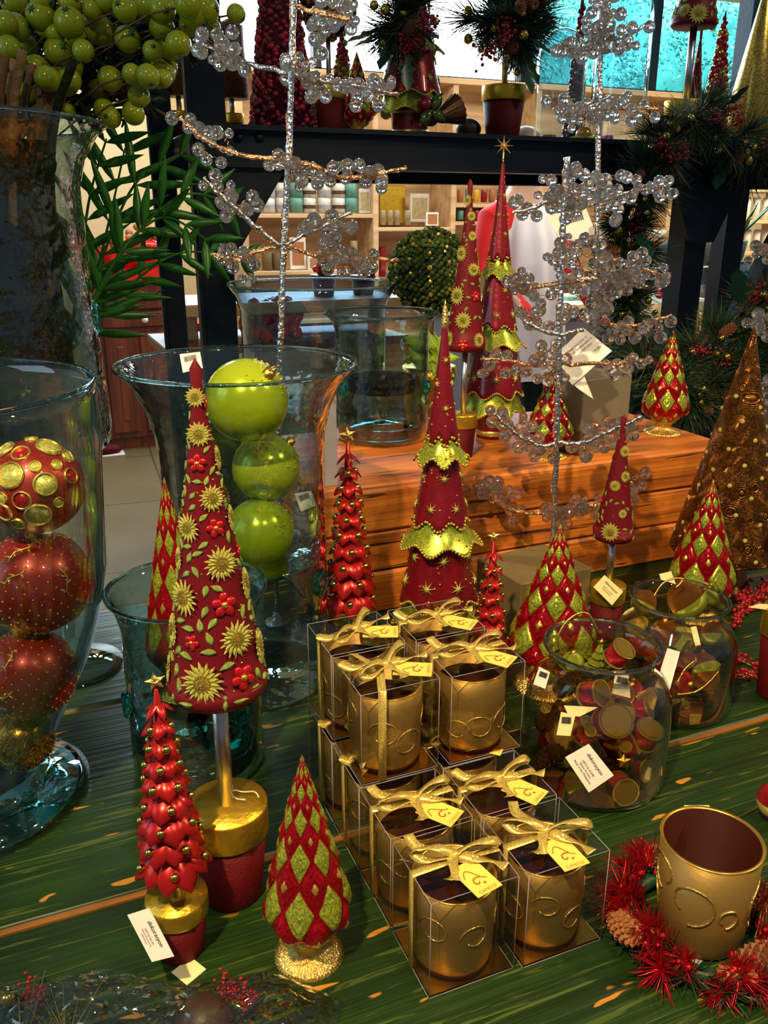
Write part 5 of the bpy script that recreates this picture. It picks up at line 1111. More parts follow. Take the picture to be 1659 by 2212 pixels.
pxcard('price_tag', 'large cream shop tag lying against the front jar', [(1221, 1636), (1272, 1712), (1326, 1675), (1272, 1607)], dj-.105, 'white_card', lines=['', '', '', 'GIFTS & HOME', 'Home Accents', 'Made in the Philippines'], title=('dekorasyon', .20))
pxcard('price_tag', 'cream octagonal barcode tag at left in the front jar', [(1202, 1588), (1232, 1590), (1243, 1545), (1212, 1538)], dj-.10, 'cream_card', bar=1)
pxcard('price_tag', 'white label with slanted text in the neck of the front jar', [(1322, 1498), (1362, 1508), (1358, 1458), (1330, 1450)], dj-.075, 'white_card', bar=1)
pxcard('price_tag', 'small pinkish tag at the left shoulder of the front jar', [(1152, 1478), (1178, 1488), (1188, 1452), (1165, 1440)], dj-.05, 'white_card', bar=1)
pxcard('price_tag', 'blank white label hanging between the two jars', [(1415, 1484), (1446, 1493), (1469, 1408), (1442, 1400)], dj2-.11, 'white_card', (0, 0, .015, .01))
pxcard('price_tag', 'beige tag hanging inside the rear jar', [(1502, 1395), (1514, 1393), (1504, 1352), (1492, 1355)], dj2-.085, 'cream_card')
pxcard('price_tag', 'cream tag at the mouth of the rear jar', [(1428, 1252), (1460, 1262), (1450, 1234), (1424, 1240)], dj2-.0, 'cream_card')
pxcard('price_tag', 'pale folded tag under the neck ornaments of the front jar', [(1228, 1545), (1252, 1548), (1292, 1528), (1218, 1524)], dj-.09, 'cream_card')
# ================================================================ GOLD VOTIVE CUP WITH TINSEL WREATH
pg = at(1508, 2012); Hg = hgt(pg, 1812); rg = rad((pg[0], pg[1], T+Hg), 107)
t = thing('votive_cup', 'large empty champagne-gold glass votive with swirls, in a red tinsel ring', 'candle holder', tuple(pg))
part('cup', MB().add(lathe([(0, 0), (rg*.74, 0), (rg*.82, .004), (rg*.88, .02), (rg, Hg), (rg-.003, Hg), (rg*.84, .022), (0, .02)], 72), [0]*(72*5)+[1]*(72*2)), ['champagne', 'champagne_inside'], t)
part('gold_lip', MB().add(lathe([(rg, Hg-.001), (rg+.0008, Hg+.0008), (rg-.0022, Hg+.001), (rg-.003, Hg-.001)], 72)), 'orange_gold', t)
mb = MB(); th0 = facing(pg)
for a0, z0, R1, s0 in ((-.22, .60, .23, 1), (.55, .52, .11, 1), (-1.0, .74, .2, -1), (1.6, .5, .3, 1), (2.6, .4, .25, 1), (-2.2, .5, .3, -1), (-1.6, .35, .22, 1)):
    P = []
    for j in range(26):
        f_ = j/25; ph_ = f_*5.6-1.6; rr_ = R1*(1-.42*f_); zz = Hg*(z0+rr_*sin(ph_)*.95); ra = rg*(.88+.12*(zz/Hg))+.0004; a = th0+a0+s0*rr_*Hg*cos(ph_)/rg; P.append((ra*cos(a), ra*sin(a), zz))
    mb.add(tube(P, .0011, 6))
part('swirl_relief', mb, 'gold_leaf_metal', t)
def sprig(n=46, L=.05, r0=.0012, spread=1.2, seed=1, gold=0., w=4):
    q = random.Random(seed); mb = MB()
    for i in range(n):
        d = Vector((q.gauss(0, spread), q.gauss(0, spread), q.uniform(.4, 1.6))).normalized(); s0 = Vector((0, 0, q.uniform(-.3, .3)*L)); l = L*q.uniform(.6, 1.1)
        mb.add(tube([s0, s0+d*l*.5+Vector((0, 0, .02*l)), s0+d*l], [r0, r0*.9, r0*.3], w, False), 1 if q.random() < gold else 0)
    return mb
wr = thing('tinsel_wreath', 'red tinsel candle ring with pinecones and cinnamon round the gold votive', 'wreath', (pg[0], pg[1], T))
q = random.Random(31); mats_ = [sprig(90, .036, .0011, 1.3, s, .0).mesh('tinsel_tuft', ['tinsel']) for s in (1, 2, 3)]; pnm = sprig(50, .03, .0008, 1.2, 5, .2).mesh('pine_tuft', ['needle', 'needle_gold'])
Rw = rg*1.38
part('wreath_core', MB().add(tube([(Rw*cos(a), Rw*sin(a), .012) for a in np.linspace(0, 2*pi, 40)], .008, 6, False)), 'needle', wr)
for i in range(30):
    a = 2*pi*i/30; rr_ = Rw*q.uniform(.90, 1.18); fa = (a-th0+pi) % (2*pi)-pi
    if -.05 < fa < .42 and i % 2: continue
    o = link('tinsel_tuft', mats_[i % 3], wr, (rr_*cos(a), rr_*sin(a), q.uniform(.010, .030))); d = Vector((cos(a)*1.1, sin(a)*1.1, q.uniform(.1, .9))); o.rotation_euler = d.to_track_quat('Z', 'Y').to_euler(); o.scale = (q.uniform(.55, .95),)*3
    if i % 2 == 0: o = link('pine_tuft', pnm, wr, (rr_*cos(a+.1), rr_*sin(a+.1), .012)); o.rotation_euler = Vector((cos(a), sin(a), .4)).to_track_quat('Z', 'Y').to_euler()
PCN = KIND['pinecone']()[0][1].mesh('pinecone', ['cone_brown'], False)
for a, s_ in ((.95, .024), (2.4, .02), (-2.6, .02)): link('pinecone', PCN, wr, (Rw*1.04*cos(th0+a), Rw*1.04*sin(th0+a), .024), (1.1, .6, a), s_)
o = link('dried_rosette', PCN, wr, tuple(Vector((Rw*1.25*cos(th0-.95), Rw*1.25*sin(th0-.95), .022))), (.9, -.9, .3), .02); o.data = o.data.copy(); o.data.materials[0] = M['cinnamon']
for a, b in (((.34, 1.16), (.66, 1.22)), ((.30, 1.22), (.66, 1.30)), ((-.80, 1.1), (-1.05, 1.35)), ((-.72, 1.0), (-1.0, 1.4))):
    P = [Vector((rg*1.25*r_*cos(th0+a_), rg*1.25*r_*sin(th0+a_), .022)) for a_, r_ in (a, b)]
    part('cinnamon_stick', MB().add(tube(P, .0065, 10)).add(tube([P[0]+Vector((.004, -.006, .004)), P[1]+Vector((.004, -.006, .004))], .0052, 10)), 'cinnamon', wr)
mb = MB()
for i in range(60):
    a = q.uniform(0, 6.28); rr_ = Rw*q.uniform(.9, 1.25); mb.add(ico(q.uniform(.002, .0035), 0), 0, mtx((rr_*cos(a), rr_*sin(a), q.uniform(.01, .045))))
part('red_beads', mb, 'flower_red', wr)
tag(part('paper_label', MB().add(bbox(-.016, .016, -.010, .010, 0, .0012)), 'cream_card', None, False, tuple(at(1510, 1752)), (0, 0, -.4)), 'cream paper label lying behind the gold votive', 'label')
tag(part('paper_label', MB().add(bbox(-.03, .02, -.008, .008, 0, .0012)), 'lavender_card', None, False, tuple(at(1490, 2077)), (0, 0, .28)), 'pale blue-grey label under the front of the tinsel wreath', 'label')
# small ornament at right edge
p = at(1668, 1775)
t = thing('acorn_ornament', 'red and lime glitter ornament lying at the right edge of the table', 'ornament', (p[0], p[1], T+.03), 0, None, .022)
part('ball', MB().add(ball(1, 24)), 'lime_glitter', t); part('red_cap', MB().add(lathe([(1.02, .1), (.9, .55), (.5, .95), (0, 1.1)], 24)), 'red_glitter', t)
Q = spline([Vector(at(1590, 1770))+Vector((0, 0, .002)), Vector(at(1625, 1755))+Vector((0, 0, .004)), Vector(at(1655, 1745))+Vector((0, 0, .012))], 6)
o = part('hanging_cord', MB().add(tube(Q, .0014, 6)), 'gold', t); o.matrix_local = Matrix.LocRotScale(t.location, t.rotation_euler, t.scale).inverted()
# small pot at right edge & bead string
p = at(1672, 1500); t = thing('potted_topiary', 'dark red pot with gold rim cut off by the right edge', 'topiary', tuple(p)); pot_parts(t, rad(p, 48), hgt(p, 1312)); 
part('pole', MB().add(tube([(0, 0, hgt(p, 1316)), (0, 0, hgt(p, 1200))], .006, 10)), 'rod_silver', t); part('cone', MB().add(lathe([(0, .24), (.05, .24), (.004, .4), (0, .405)], 24)), 'crimson_matte', t)
pxcard('price_tag', 'cream tag lying on the pot at the right edge', [(1616, 1312), (1665, 1318), (1668, 1306), (1640, 1304)], dep(p)-.05, 'cream_card')
def bead_string(label, n, area_, seed, strings=3):
    q = random.Random(seed); t = thing('bead_garland', label, 'bead garland', tuple(at(*area_[0]))); o0 = Vector(at(*area_[0])); mb = MB(); wm = MB(); gm = MB().add(ico(.0042, 1)).mesh('red_bead', ['berry'])
    for s_ in range(strings):
        P = [Vector(at(x+q.uniform(-8, 8), y+q.uniform(-10, 10)))-o0+Vector((0, 0, q.uniform(.003, .012))) for x, y in area_]; P = spline(P, 8); wm.add(tube(P, .0006, 4))
        for k in range(0, len(P), 2): link('red_bead', gm, t, tuple(P[k]+Vector((q.uniform(-.006, .006), q.uniform(-.008, .008), .002))), None, q.uniform(.6, 1.1))
    part('wire', wm, 'gold', t)
bead_string('heap of tiny red beads on wire beside the bead cone, by the rear jar', 1, [(1590, 1250), (1612, 1275), (1600, 1300), (1635, 1290), (1655, 1265), (1640, 1310), (1600, 1330), (1590, 1355), (1612, 1300)], 3, 5)
bead_string('red bead strings trailing to the right edge below the heap', 1, [(1572, 1440), (1600, 1432), (1630, 1445), (1655, 1436), (1620, 1470), (1580, 1462), (1655, 1480)], 4, 3)
bead_string('few red beads behind the candle boxes by the small petal tree', 1, [(1095, 1390), (1112, 1402), (1100, 1412), (1118, 1396)], 5, 3)
# ================================================================ GREENERY
TUFT = [sprig(90, .11, .0012, .6, s, .12, 3).mesh('needle_tuft', ['needle', 'needle_gold']) for s in (11, 12, 13)]
TG = sprig(30, .10, .0009, .5, 14, .8, 3).mesh('needle_tuft', ['needle', 'needle_gold'])
def bc(seed):
    q = random.Random(seed); mb = MB()
    for i in range(46): mb.add(ico(q.uniform(.0035, .005), 1), 0, mtx(Vector((q.gauss(0, .012), q.gauss(0, .012), q.gauss(0, .018)))))
    return mb.mesh('berry_cluster', ['berry'])
BC = [bc(1), bc(2)]; GB = MB().add(ball(1, 14)).mesh('gold_ball', ['gold_ball'])
HL = MB().add(([(0, 0, 0), (.02, .012, .004), (.016, .03, .002), (.03, .042, .006), (.016, .055, .002), (.02, .075, .004), (0, .1, 0), (-.02, .075, .004), (-.016, .055, .002), (-.03, .042, .006), (-.016, .03, .002), (-.02, .012, .004), (0, .05, -.004)], [(i, (i+1) % 12, 12) for i in range(12)])).mesh('holly_leaf', ['holly'])
def greens(t, c, spread, q, nt, nb, ng, np_, nh, out=None, axis=None):
    for i in range(nt):
        d = Vector((q.gauss(0, 1), q.gauss(0, 1), q.gauss(0, 1)-.2)).normalized(); o = link('needle_tuft', TG if q.random() < .16 else TUFT[q.randrange(3)], t, tuple(c+d*spread*q.uniform(.1, .6)), d.to_track_quat('Z', 'Y').to_euler(), q.uniform(.7, 1.1))
    for i in range(nb): d = Vector((q.gauss(0, 1), q.uniform(-1.2, .1), q.gauss(0, 1))).normalized(); link('berry_cluster', BC[i % 2], t, tuple(c+d*spread*q.uniform(.6, 1.0)), (q.uniform(0, 3), 0, q.uniform(0, 3)), q.uniform(.8, 1.2))
    for i in range(ng): d = Vector((q.gauss(0, 1), q.uniform(-1.2, .1), q.gauss(0, 1))).normalized(); link('gold_ball', GB, t, tuple(c+d*spread*q.uniform(.7, 1.05)), None, q.uniform(.009, .014))
    for i in range(np_): d = Vector((q.gauss(0, 1), -1, q.gauss(0, 1))).normalized(); link('pinecone', PCN, t, tuple(c+d*spread*q.uniform(.6, .9)), (q.uniform(0, 3), q.uniform(0, 3), 0), .024)
    for i in range(nh): d = Vector((q.gauss(0, 1), q.gauss(-.5, .7), q.gauss(0, 1))).normalized(); link('holly_leaf', HL, t, tuple(c+d*spread*q.uniform(.4, .8)), d.to_track_quat('Y', 'Z').to_euler(), q.uniform(.8, 1.2))
def garland(label, path, Y, step, seed, cfg):
    q = random.Random(seed); P = spline([Vector(aty(x, y, Y+(e[0] if e else 0))) for x, y, *e in path], 4); o0 = P[0].copy(); t = thing('pine_garland', label, 'garland', tuple(o0))
    part('stem', MB().add(tube([p-o0 for p in P], .006, 6)), 'needle', t); L = 0
    for i in range(1, len(P)):
        L += (P[i]-P[i-1]).length
        if L > step: L = 0; greens(t, P[i]-o0+Vector((0, -.02, 0)), cfg[0], q, *[int(x+q.random()) for x in cfg[1:]])
    return t
garland('green pine garland with berries and gold balls hanging beside the right steel post', [(1475, 265), (1420, 330), (1385, 400), (1350, 480), (1345, 560), (1350, 640), (1360, 700), (1370, 760), (1400, 830), (1470, 870)], 2.24, .062, 41, (.075, 9, 1.0, 3.2, .35, 1.0))
garland('pine garland draped along the top right of the steel shelf', [(1440, 290), (1500, 255), (1560, 290), (1620, 330), (1690, 330)], 2.24, .075, 42, (.08, 9, 1.3, 3, .3, 1.2))
garland('dark pine garland heaped on the table behind the bead cone, lower right', [(1360, 770, -.15), (1420, 800, -.15), (1480, 790, -.15), (1540, 740, -.15), (1600, 680, -.15), (1670, 640, -.15)], 2.15, .075, 43, (.10, 10, .8, 2, .4, .8))
garland('greenery heap behind the right end of the timber block', [(1370, 860), (1430, 840), (1500, 850), (1560, 800), (1640, 780)], 1.95, .075, 44, (.08, 9, .6, 1.2, .3, .6))
# greenery topiary ball in the red pot with gold rim
p = aty(1085, 290, 2.45); p[2] = SHZ
t = thing('potted_topiary', 'red pot with gold rim carrying a ball of pine and berries, on the shelf', 'topiary', tuple(p)); ph = hgt(p, 186); pot_parts(t, rad(p, 47), ph, 0, .28)
part('pole', MB().add(tube([(0, 0, ph-.004), (0, 0, hgt(p, 60))], .009, 12)), 'gold', t)
q = random.Random(51); greens(t, Vector((0, 0, hgt(p, 45))), .155, q, 44, 7, 16, 3, 12)
p = aty(905, 60, 2.40); c0 = Vector(p); t = thing('greenery_pick', 'cluster of pine, red berries and gold balls in front of the shelf skirted tree', 'greenery', tuple(c0)); greens(t, Vector((-.05, 0, .01)), .10, q, 20, 5, 8, 1, 8)
# red ball and leaf cluster on the shelf
p = aty(925, 262, 2.38); p[2] = SHZ+.03; t = thing('red_decoration', 'red ball cluster with beaded green leaves and ribbed ribbon, on the shelf edge', 'ornament', tuple(p))
for dx, dz, r in ((0, .045, .024), (.02, .01, .02)): part('red_ball', MB().add(ball(r, 20, (dx-.01, 0, dz))), 'crimson', t)
for a in (.6, 2.2, -2.4): part('beaded_leaf', MB().add(leaf(.055, .034, .008, 5), 0, Matrix.Translation((0, -.02, .03)) @ Matrix.Rotation(a, 4, 'Y') @ Matrix.Rotation(pi/2, 4, 'X')), 'green_glass_flake', t)
part('ribbed_bow', MB().add(lathe([(.008, 0), (.03, .05), (.042, .08)], 40, lambda a, i, r, z: (r*(1+.08*sin(a*16)), z)), 0, Matrix.Translation((.02, 0, .01)) @ Matrix.Rotation(1.2, 4, 'Y')), 'brown_glitter', t)
tag(part('brown_dome', MB().add(ball(.038, 24, (0, 0, .0), .8)), 'hair', None, True, tuple(Vector((aty(1012, 290, 2.5)[0], 2.5, SHZ+.03)))), 'dark brown glossy round ornament beside the red pot on the shelf', 'ornament')
# cloches on the shelf
for px, w, top, lb in ((1205, 52, 60, 'left clear glass cloche on the steel shelf'), (1330, 58, -60, 'taller clear glass cloche right of the other on the steel shelf')):
    p = aty(px, 295, 2.55 if px < 1300 else 2.45); p[2] = SHZ; r = rad(p, w); H = hgt(p, top)
    t = thing('glass_cloche', lb, 'cloche', tuple(p)); part('glass_dome', MB().add(lathe([(r, .004), (r, H*.72)]+[(r*cos(a), H*.72+H*.28*sin(a)) for a in np.linspace(.15, pi/2-.02, 9)]+[(0, H)], 56)), 'blue_glass', t)
    part('base_plate', MB().add(lathe([(0, 0), (r*1.15, 0), (r*1.18, .004), (0, .004)], 48)), 'clear_glass', t); part('knob', MB().add(ball(.014, 14, (0, 0, H+.012))), 'clear_glass', t)
p = aty(1262, 285, 2.52); p[2] = SHZ; t = thing('bird_ornament', 'small gold and orange feathered ornament nested at the cloche foot', 'ornament', tuple(p)); part('body', MB().add(ball(.028, 16, (0, 0, .03), .9)), 'bronze_orange', t); part('nest', MB().add(lathe([(0, 0), (.04, 0), (.055, .02), (.03, .026), (0, .02)], 20)), 'green_gold', t)
tag(part('pink_box', MB().add(bbox(-.016, .016, -.016, .016, 0, .035)), 'pink', None, False, tuple(Vector((aty(1312, 285, 2.56)[0], 2.56, SHZ)))), 'small bright pink box under the taller cloche', 'box')
tag(part('terracotta_pot', MB().add(lathe([(0, 0), (.02, 0), (.026, .04), (0, .04)], 20)), 'terracotta', None, True, tuple(Vector((aty(1192, 288, 2.66)[0], 2.68, SHZ)))), 'small terracotta pot seen through the left cloche', 'pot')
# dark glitter pots left of the beam
for px, lb in ((392, 'brown topiary pot with gold rim left of the steel post'), (505, 'brown topiary pot half hidden right of the steel post')):
    p = aty(px, 300, 2.75); p[2] = SHZ-.02; t = thing('potted_topiary', lb, 'topiary', tuple(p)); pot_parts(t, rad(p, 24), .09); part('pole', MB().add(tube([(0, 0, .09), (0, 0, .14)], .008, 8)), 'rod_silver', t)
    part('cone', MB().add(lathe([(0, .13), (rad(p, 38), .13), (rad(p, 32), .32), (0, .34)], 28)), 'brown_glitter', t)
# ================================================================ PALM
q = random.Random(61)
pp = np.array([float(aty(150, 900, 2.3)[0]), 2.3, 0]); t = thing('palm_plant', 'green palm with long pointed leaflets behind the tall vase', 'plant', tuple(pp)); o0 = Vector(pp)
part('planter', MB().add(lathe([(0, 0), (.13, 0), (.17, .30), (.175, .32), (.155, .32), (0, .29)], 32)), 'dark_wood', t)
FR = [([(150, 760), (195, 640), (235, 480), (270, 320)], 150), ([(150, 760), (215, 690), (300, 600), (400, 545), (540, 560)], 95), ([(150, 760), (210, 640), (300, 500), (400, 420), (500, 440)], 105), ([(150, 760), (205, 600), (290, 400), (395, 330)], 120), ([(150, 760), (175, 560), (195, 420), (230, 300)], 110), ([(150, 760), (250, 560), (350, 470), (450, 520)], 90)]
for i, (path, ll) in enumerate(FR):
    Y = 2.22+.05*sin(i*2.1)-.02*i; P = spline([Vector(aty(x, y, Y+.10*(j == len(path)-1)*sin(i)))-o0 for j, (x, y) in enumerate(path)], 9)
    P = [Vector((0, 0, .3)), (P[0]+Vector((0, 0, .3)))/2]+P
    f_ = part('frond_stem', MB().add(tube(P, [.005*(1-.6*k/len(P)) for k in range(len(P))], 5)), 'palm', t); mb = MB(); n = len(P)
    for k in range(8, n, 4):
        m = (k-8)/(n-8); d = (P[min(k+1, n-1)]-P[k-1]).normalized(); L = ll*2.2/F*(1.25-.5*m)*q.uniform(.85, 1.1)
        for s_ in (-1, 1):
            side = d.cross(Vector((0, -1, .1))).normalized()*s_; dr = (d*.85+side*.75+Vector((0, q.uniform(-.35, .35), -.15))).normalized(); X = dr.cross(Vector((0, -1, 0))).normalized(); N = X.cross(dr)
            W_ = .021
            R4 = Matrix(((X.x, dr.x, N.x, P[k].x), (X.y, dr.y, N.y, P[k].y), (X.z, dr.z, N.z, P[k].z), (0, 0, 0, 1))); mb.add(leaf(L, W_, .001, 5), 0, R4)
    part('leaflets', mb, 'palm', t)
# ================================================================ BACK OF THE SHOP
c = at(278, 938, 0.0); c = aty(278, 938, 6.0); zb_ = 0.0
cx0, cx1 = wpt(200, 600, 5.9)[0], wpt(362, 600, 5.9)[0]; ctop = wpt(280, 598, 5.9)[1]
t = thing('red_cabinet', 'red-brown wooden cabinet with white knobs under the red bowls', 'cabinet', ((cx0+cx1)/2, 5.9, 0)); w = (cx1-cx0)/2
part('body', MB().add(bbox(-w, w, 0, .5, .08, ctop)).add(bbox(-w-.02, w+.02, -.03, .52, ctop, ctop+.04)).add(box(-w+.03, w-.03, .03, .5, 0, .08)), 'red_wood', t, False)
zd = wpt(280, 668, 5.9)[1]; zk = wpt(280, 700, 5.9)[1]
for x0, x1 in ((-w+.03, w-.03),):
    for za, zz in ((zd, ctop-.03), (zk-.02, zd-.02)):
        o = part('drawer', MB().add(bbox(x0, x1, -.02, .0, za, zz, .006)), 'red_wood', t, False); part('knob', MB().add(ball(.022, 12, (wpt(303, 600, 5.9)[0]-(cx0+cx1)/2, -.04, (za+zz)/2))), 'white_glaze', o)
for a, b in ((-w+.03, -.02), (.02, w-.03)):
    o = part('door', MB().add(bbox(a, b, -.02, 0, .12, zk-.06, .006)).add(bbox(a+.07, b-.07, -.026, -.01, .2, zk-.14, .006)), 'red_wood', t, False)
    if a < 0: part('knob', MB().add(ball(.02, 12, (b-.05, -.04, wpt(258, 784, 5.9)[1]))), 'white_glaze', o)
tag(part('table_runner', MB().add(bbox(cx0+.1, cx1+.05, 5.86, 6.3, ctop+.04, ctop+.05)).add(box(cx0+.1, cx1+.05, 5.855, 5.865, ctop-.02, ctop+.05)), 'red_glaze', None, False), 'red cloth runner on top of the red-brown cabinet', 'cloth')
for i, (px, r, lb) in enumerate(((318, .17, 'large glossy red bowl on the cabinet, nearest the post'), (243, .12, 'smaller red bowl at the left on the cabinet'), (278, .10, 'red dish between the two red bowls on the cabinet'))):
    x = wpt(px, 560, 6.05)[0]; t = thing('red_bowl', lb, 'bowl', (x, 6.05, ctop+.05)); part('bowl', MB().add(lathe([(0, 0), (r*.5, 0), (r*.95, r*.7), (r, r*1.0), (r*.9, r*.95), (0, r*.3)], 28)), 'red_glaze', t)
    if i < 2:
        mb = MB()
        for k in range(30): mb.add(ball(r*.16, 8, (q.uniform(-.6, .6)*r, q.uniform(-.6, .6)*r, r*(1.0+q.uniform(0, .5)))))
        part('dried_fruit', mb, 'cinnamon', t)
tag(part('gift_stack', MB().add(bbox(-.1, .1, -.1, .1, .0, .7)), 'white_glaze', None, False, (wpt(432, 700, 4.0)[0]-.02, 4.0, 0.)), 'white plinth with red striped parcel beside the steel post', 'plinth')
x = wpt(430, 700, 4.0)[0]; t = thing('striped_parcel', 'red and white striped parcel seen between the steel posts', 'parcel', (x, 4.0, .7)); zz = wpt(430, 672, 4.0)[1]
for k in range(4): part('stripe', MB().add(box(-.1, .1, -.1, .1, (zz-.7)*k/4, (zz-.7)*(k+.55)/4)), 'red_glaze', t, False)
# customer shoe at left floor
p = at(222, 985, 0); t = thing('shoe', 'dark red patterned shoe on the tiles at left', 'shoe', tuple(p)); part('upper', MB().add(ball(1, 16), 0, Matrix.Diagonal((.13, .05, .045, 1)) @ Matrix.Translation((0, 0, .9))), 'pot_red', t); part('sole', MB().add(bbox(-.14, .14, -.05, .05, 0, .015)), 'white_glaze', t, False)
# ---- bookcase
Yb = 6.05; Zs = lambda px, py: wpt(px, py, Yb)[1]; Xs = lambda px, py=500: wpt(px, py, Yb)[0]
bt = wpt(1000, 170, Yb)[1]; xa, xb_ = Xs(530), Xs(1440)
t = thing('bookcase', 'long pale wooden wall bookcase stacked with tins and frames', 'bookcase', (xa, Yb, 0))
divs = [xa, Xs(812), Xs(978), Xs(1150), Xs(1290), xb_]
part('back_panel', MB().add(box(0, xb_-xa, .36, .38, 0, bt)), 'pale_wood', t, False)
for x in divs: part('upright', MB().add(bbox(x-xa-.022, x-xa+.022, -.003, .37, 0, bt-.03)), 'pale_wood', t, False)
part('top_board', MB().add(bbox(-.05, xb_-xa+.05, -.02, .38, bt-.04, bt)), 'pale_wood', t, False)
lv = {0: [(680, 462), (680, 584), (680, 690)], 1: [(890, 491), (890, 620), (890, 720)], 2: [(1050, 440), (1050, 478), (1050, 560), (1050, 640)], 3: [(1220, 480), (1220, 580)], 4: [(1360, 515), (1360, 600)]}
LV = {}
for k, l in lv.items():
    LV[k] = []
    for px, py in l+[(px_, 300) for px_ in (680,)]:
        z = Zs(px, py); LV[k].append(z); part('shelf_board', MB().add(bbox(divs[k]-xa+.02, divs[k+1]-xa-.02, .0, .36, z-.028, z, .003)), 'pale_wood', t, False)
for k in range(5):
    for zz in (.25, .6): part('shelf_board', MB().add(bbox(divs[k]-xa+.02, divs[k+1]-xa-.02, .0, .36, zz, zz+.028, .003)), 'pale_wood', t, False)
def item(name, label, cat, px, py, wpx, hpx, m_, kind='cyl', dy=.06, group=None, d=.08):
    "py = pixel row of its foot"
    x, z = wpt(px, py, Yb+dy); w_ = wpx*dep((x, Yb+dy, z))/F; h_ = hpx*dep((x, Yb+dy, z))/F
    if kind == 'cyl': mb = MB().add(lathe([(0, 0), (w_*.5, 0), (w_*.5, h_*.96), (w_*.46, h_), (0, h_)], 20))
    elif kind == 'frame': mb = MB().add(bbox(-w_/2, w_/2, 0, .02, 0, h_, .004)); 
    else: mb = MB().add(bbox(-w_/2, w_/2, 0, d, 0, h_, .004))
    o = part(name, mb, m_, None, kind == 'cyl', (x, Yb+dy, z)); tag(o, label, cat, group)
    if kind == 'frame': part('picture', MB().add(box(-w_*.36, w_*.36, -.004, .001, h_*.14, h_*.86)), 'gold_glass_tin' if m_ == 'tin_pattern' else 'terracotta', o, False)
    if kind == 'cyl' and m_ == 'tin_pattern': part('print_band', MB().add(lathe([(w_*.505, h_*.25), (w_*.508, h_*.35), (w_*.505, h_*.5)], 20)), ('gold_glass_tin', 'lavender_card', 'brown_glitter')[int(px) % 3], o)
    return o
zf = 460
for i, (px, m_) in enumerate(((580, 'tin_pattern'), (610, 'tin_pattern'), (640, 'tin_teal'), (668, 'tin_pattern'), (700, 'tin_pattern'), (731, 'tin_pattern'), (757, 'tin_teal'))):
    for j in range(2):
        item('patterned_tin', 'patterned tin, '+('bottom' if j == 0 else 'top')+' row, '+['leftmost', 'second', 'third', 'fourth', 'fifth', 'sixth', 'seventh'][i]+' on the upper left bookcase shelf', 'tin', px, 459-(0 if j == 0 else 31), 29, 30, m_, 'cyl', .07, 'patterned tins on the upper left bookcase shelf')
item('photo_frame', 'grey photo frame at the right end of the tin shelf', 'frame', 788, 461, 26, 50, 'tin_pattern', 'frame', .05)
item('photo_frame', 'white photo frame on the lower left bookcase shelf', 'frame', 645, 582, 36, 66, 'white_glaze', 'frame', .08)
item('card', 'white card leaning beside the white photo frame', 'card', 682, 583, 34, 28, 'white_card', 'frame', .03)
item('bottle', 'tan bottle on the lower left bookcase shelf', 'bottle', 765, 583, 16, 60, 'gold_glass_tin', 'cyl', .1); item('bottle', 'short brown jar beside the tan bottle', 'jar', 738, 583, 22, 36, 'terracotta', 'cyl', .1)
for i, px in enumerate((578, 600)): item('green_jar', 'squat green-brown jar, '+('left' if i == 0 else 'right')+' one on the lower left bookcase shelf', 'jar', px, 582, 22, 34, 'olive_card', 'cyl', .1)
item('gold_box', 'large gold picture on the second bookcase section', 'picture', 848, 482, 60, 76, 'gold_foil', 'box', .25, None, .03)
for i, px in enumerate((826, 842, 857, 880)): item('glass_tumbler', 'glass tumbler, '+['first', 'second', 'third', 'fourth'][i]+' from left before the gold picture', 'tumbler', px, 486, 14, 30, 'gold_glass_tin', 'cyl', .05, 'tumblers on the bookcase')
item('photo_frame', 'pale photo frame behind the tumblers', 'frame', 906, 480, 46, 58, 'tin_pattern', 'frame', .18)
item('card', 'small white notice card on the second bookcase section', 'card', 934, 488, 30, 28, 'white_card', 'frame', .03)
item('book', 'dark red book standing at the left of the second bookcase section', 'book', 828, 598, 12, 62, 'berry', 'box', .1); item('photo_frame', 'green framed picture on the lower shelf of the second bookcase section', 'frame', 866, 608, 50, 52, 'olive_card', 'frame', .1)
item('teal_jar', 'small teal jar on the second bookcase section', 'jar', 842, 612, 16, 24, 'tin_teal', 'cyl', .03)
for r_i, (py, h_) in enumerate(((437, 34), (475, 26))):
    for i in range(8): item('patterned_cup', 'colourful cup, '+['upper', 'lower'][r_i]+' cubby, number '+['one', 'two', 'three', 'four', 'five', 'six', 'seven', 'eight'][i]+' from the left', 'cup', 994+i*17, py, 14, h_*.75, ('terracotta', 'tin_teal', 'yellow_glaze', 'berry')[(i+r_i) % 4], 'cyl', .06, 'cups in the bookcase cubbies')
item('stacked_plates', 'stack of cream plates on the right of the bookcase', 'plates', 1412, 513, 60, 16, 'white_glaze', 'cyl', .1); item('tea_cup', 'white teacup beside the plates', 'cup', 1382, 512, 24, 22, 'white_glaze', 'cyl', .05)
item('white_dish', 'white dish stack behind the barcode label', 'dishes', 1285, 522, 44, 26, 'white_glaze', 'cyl', .1)
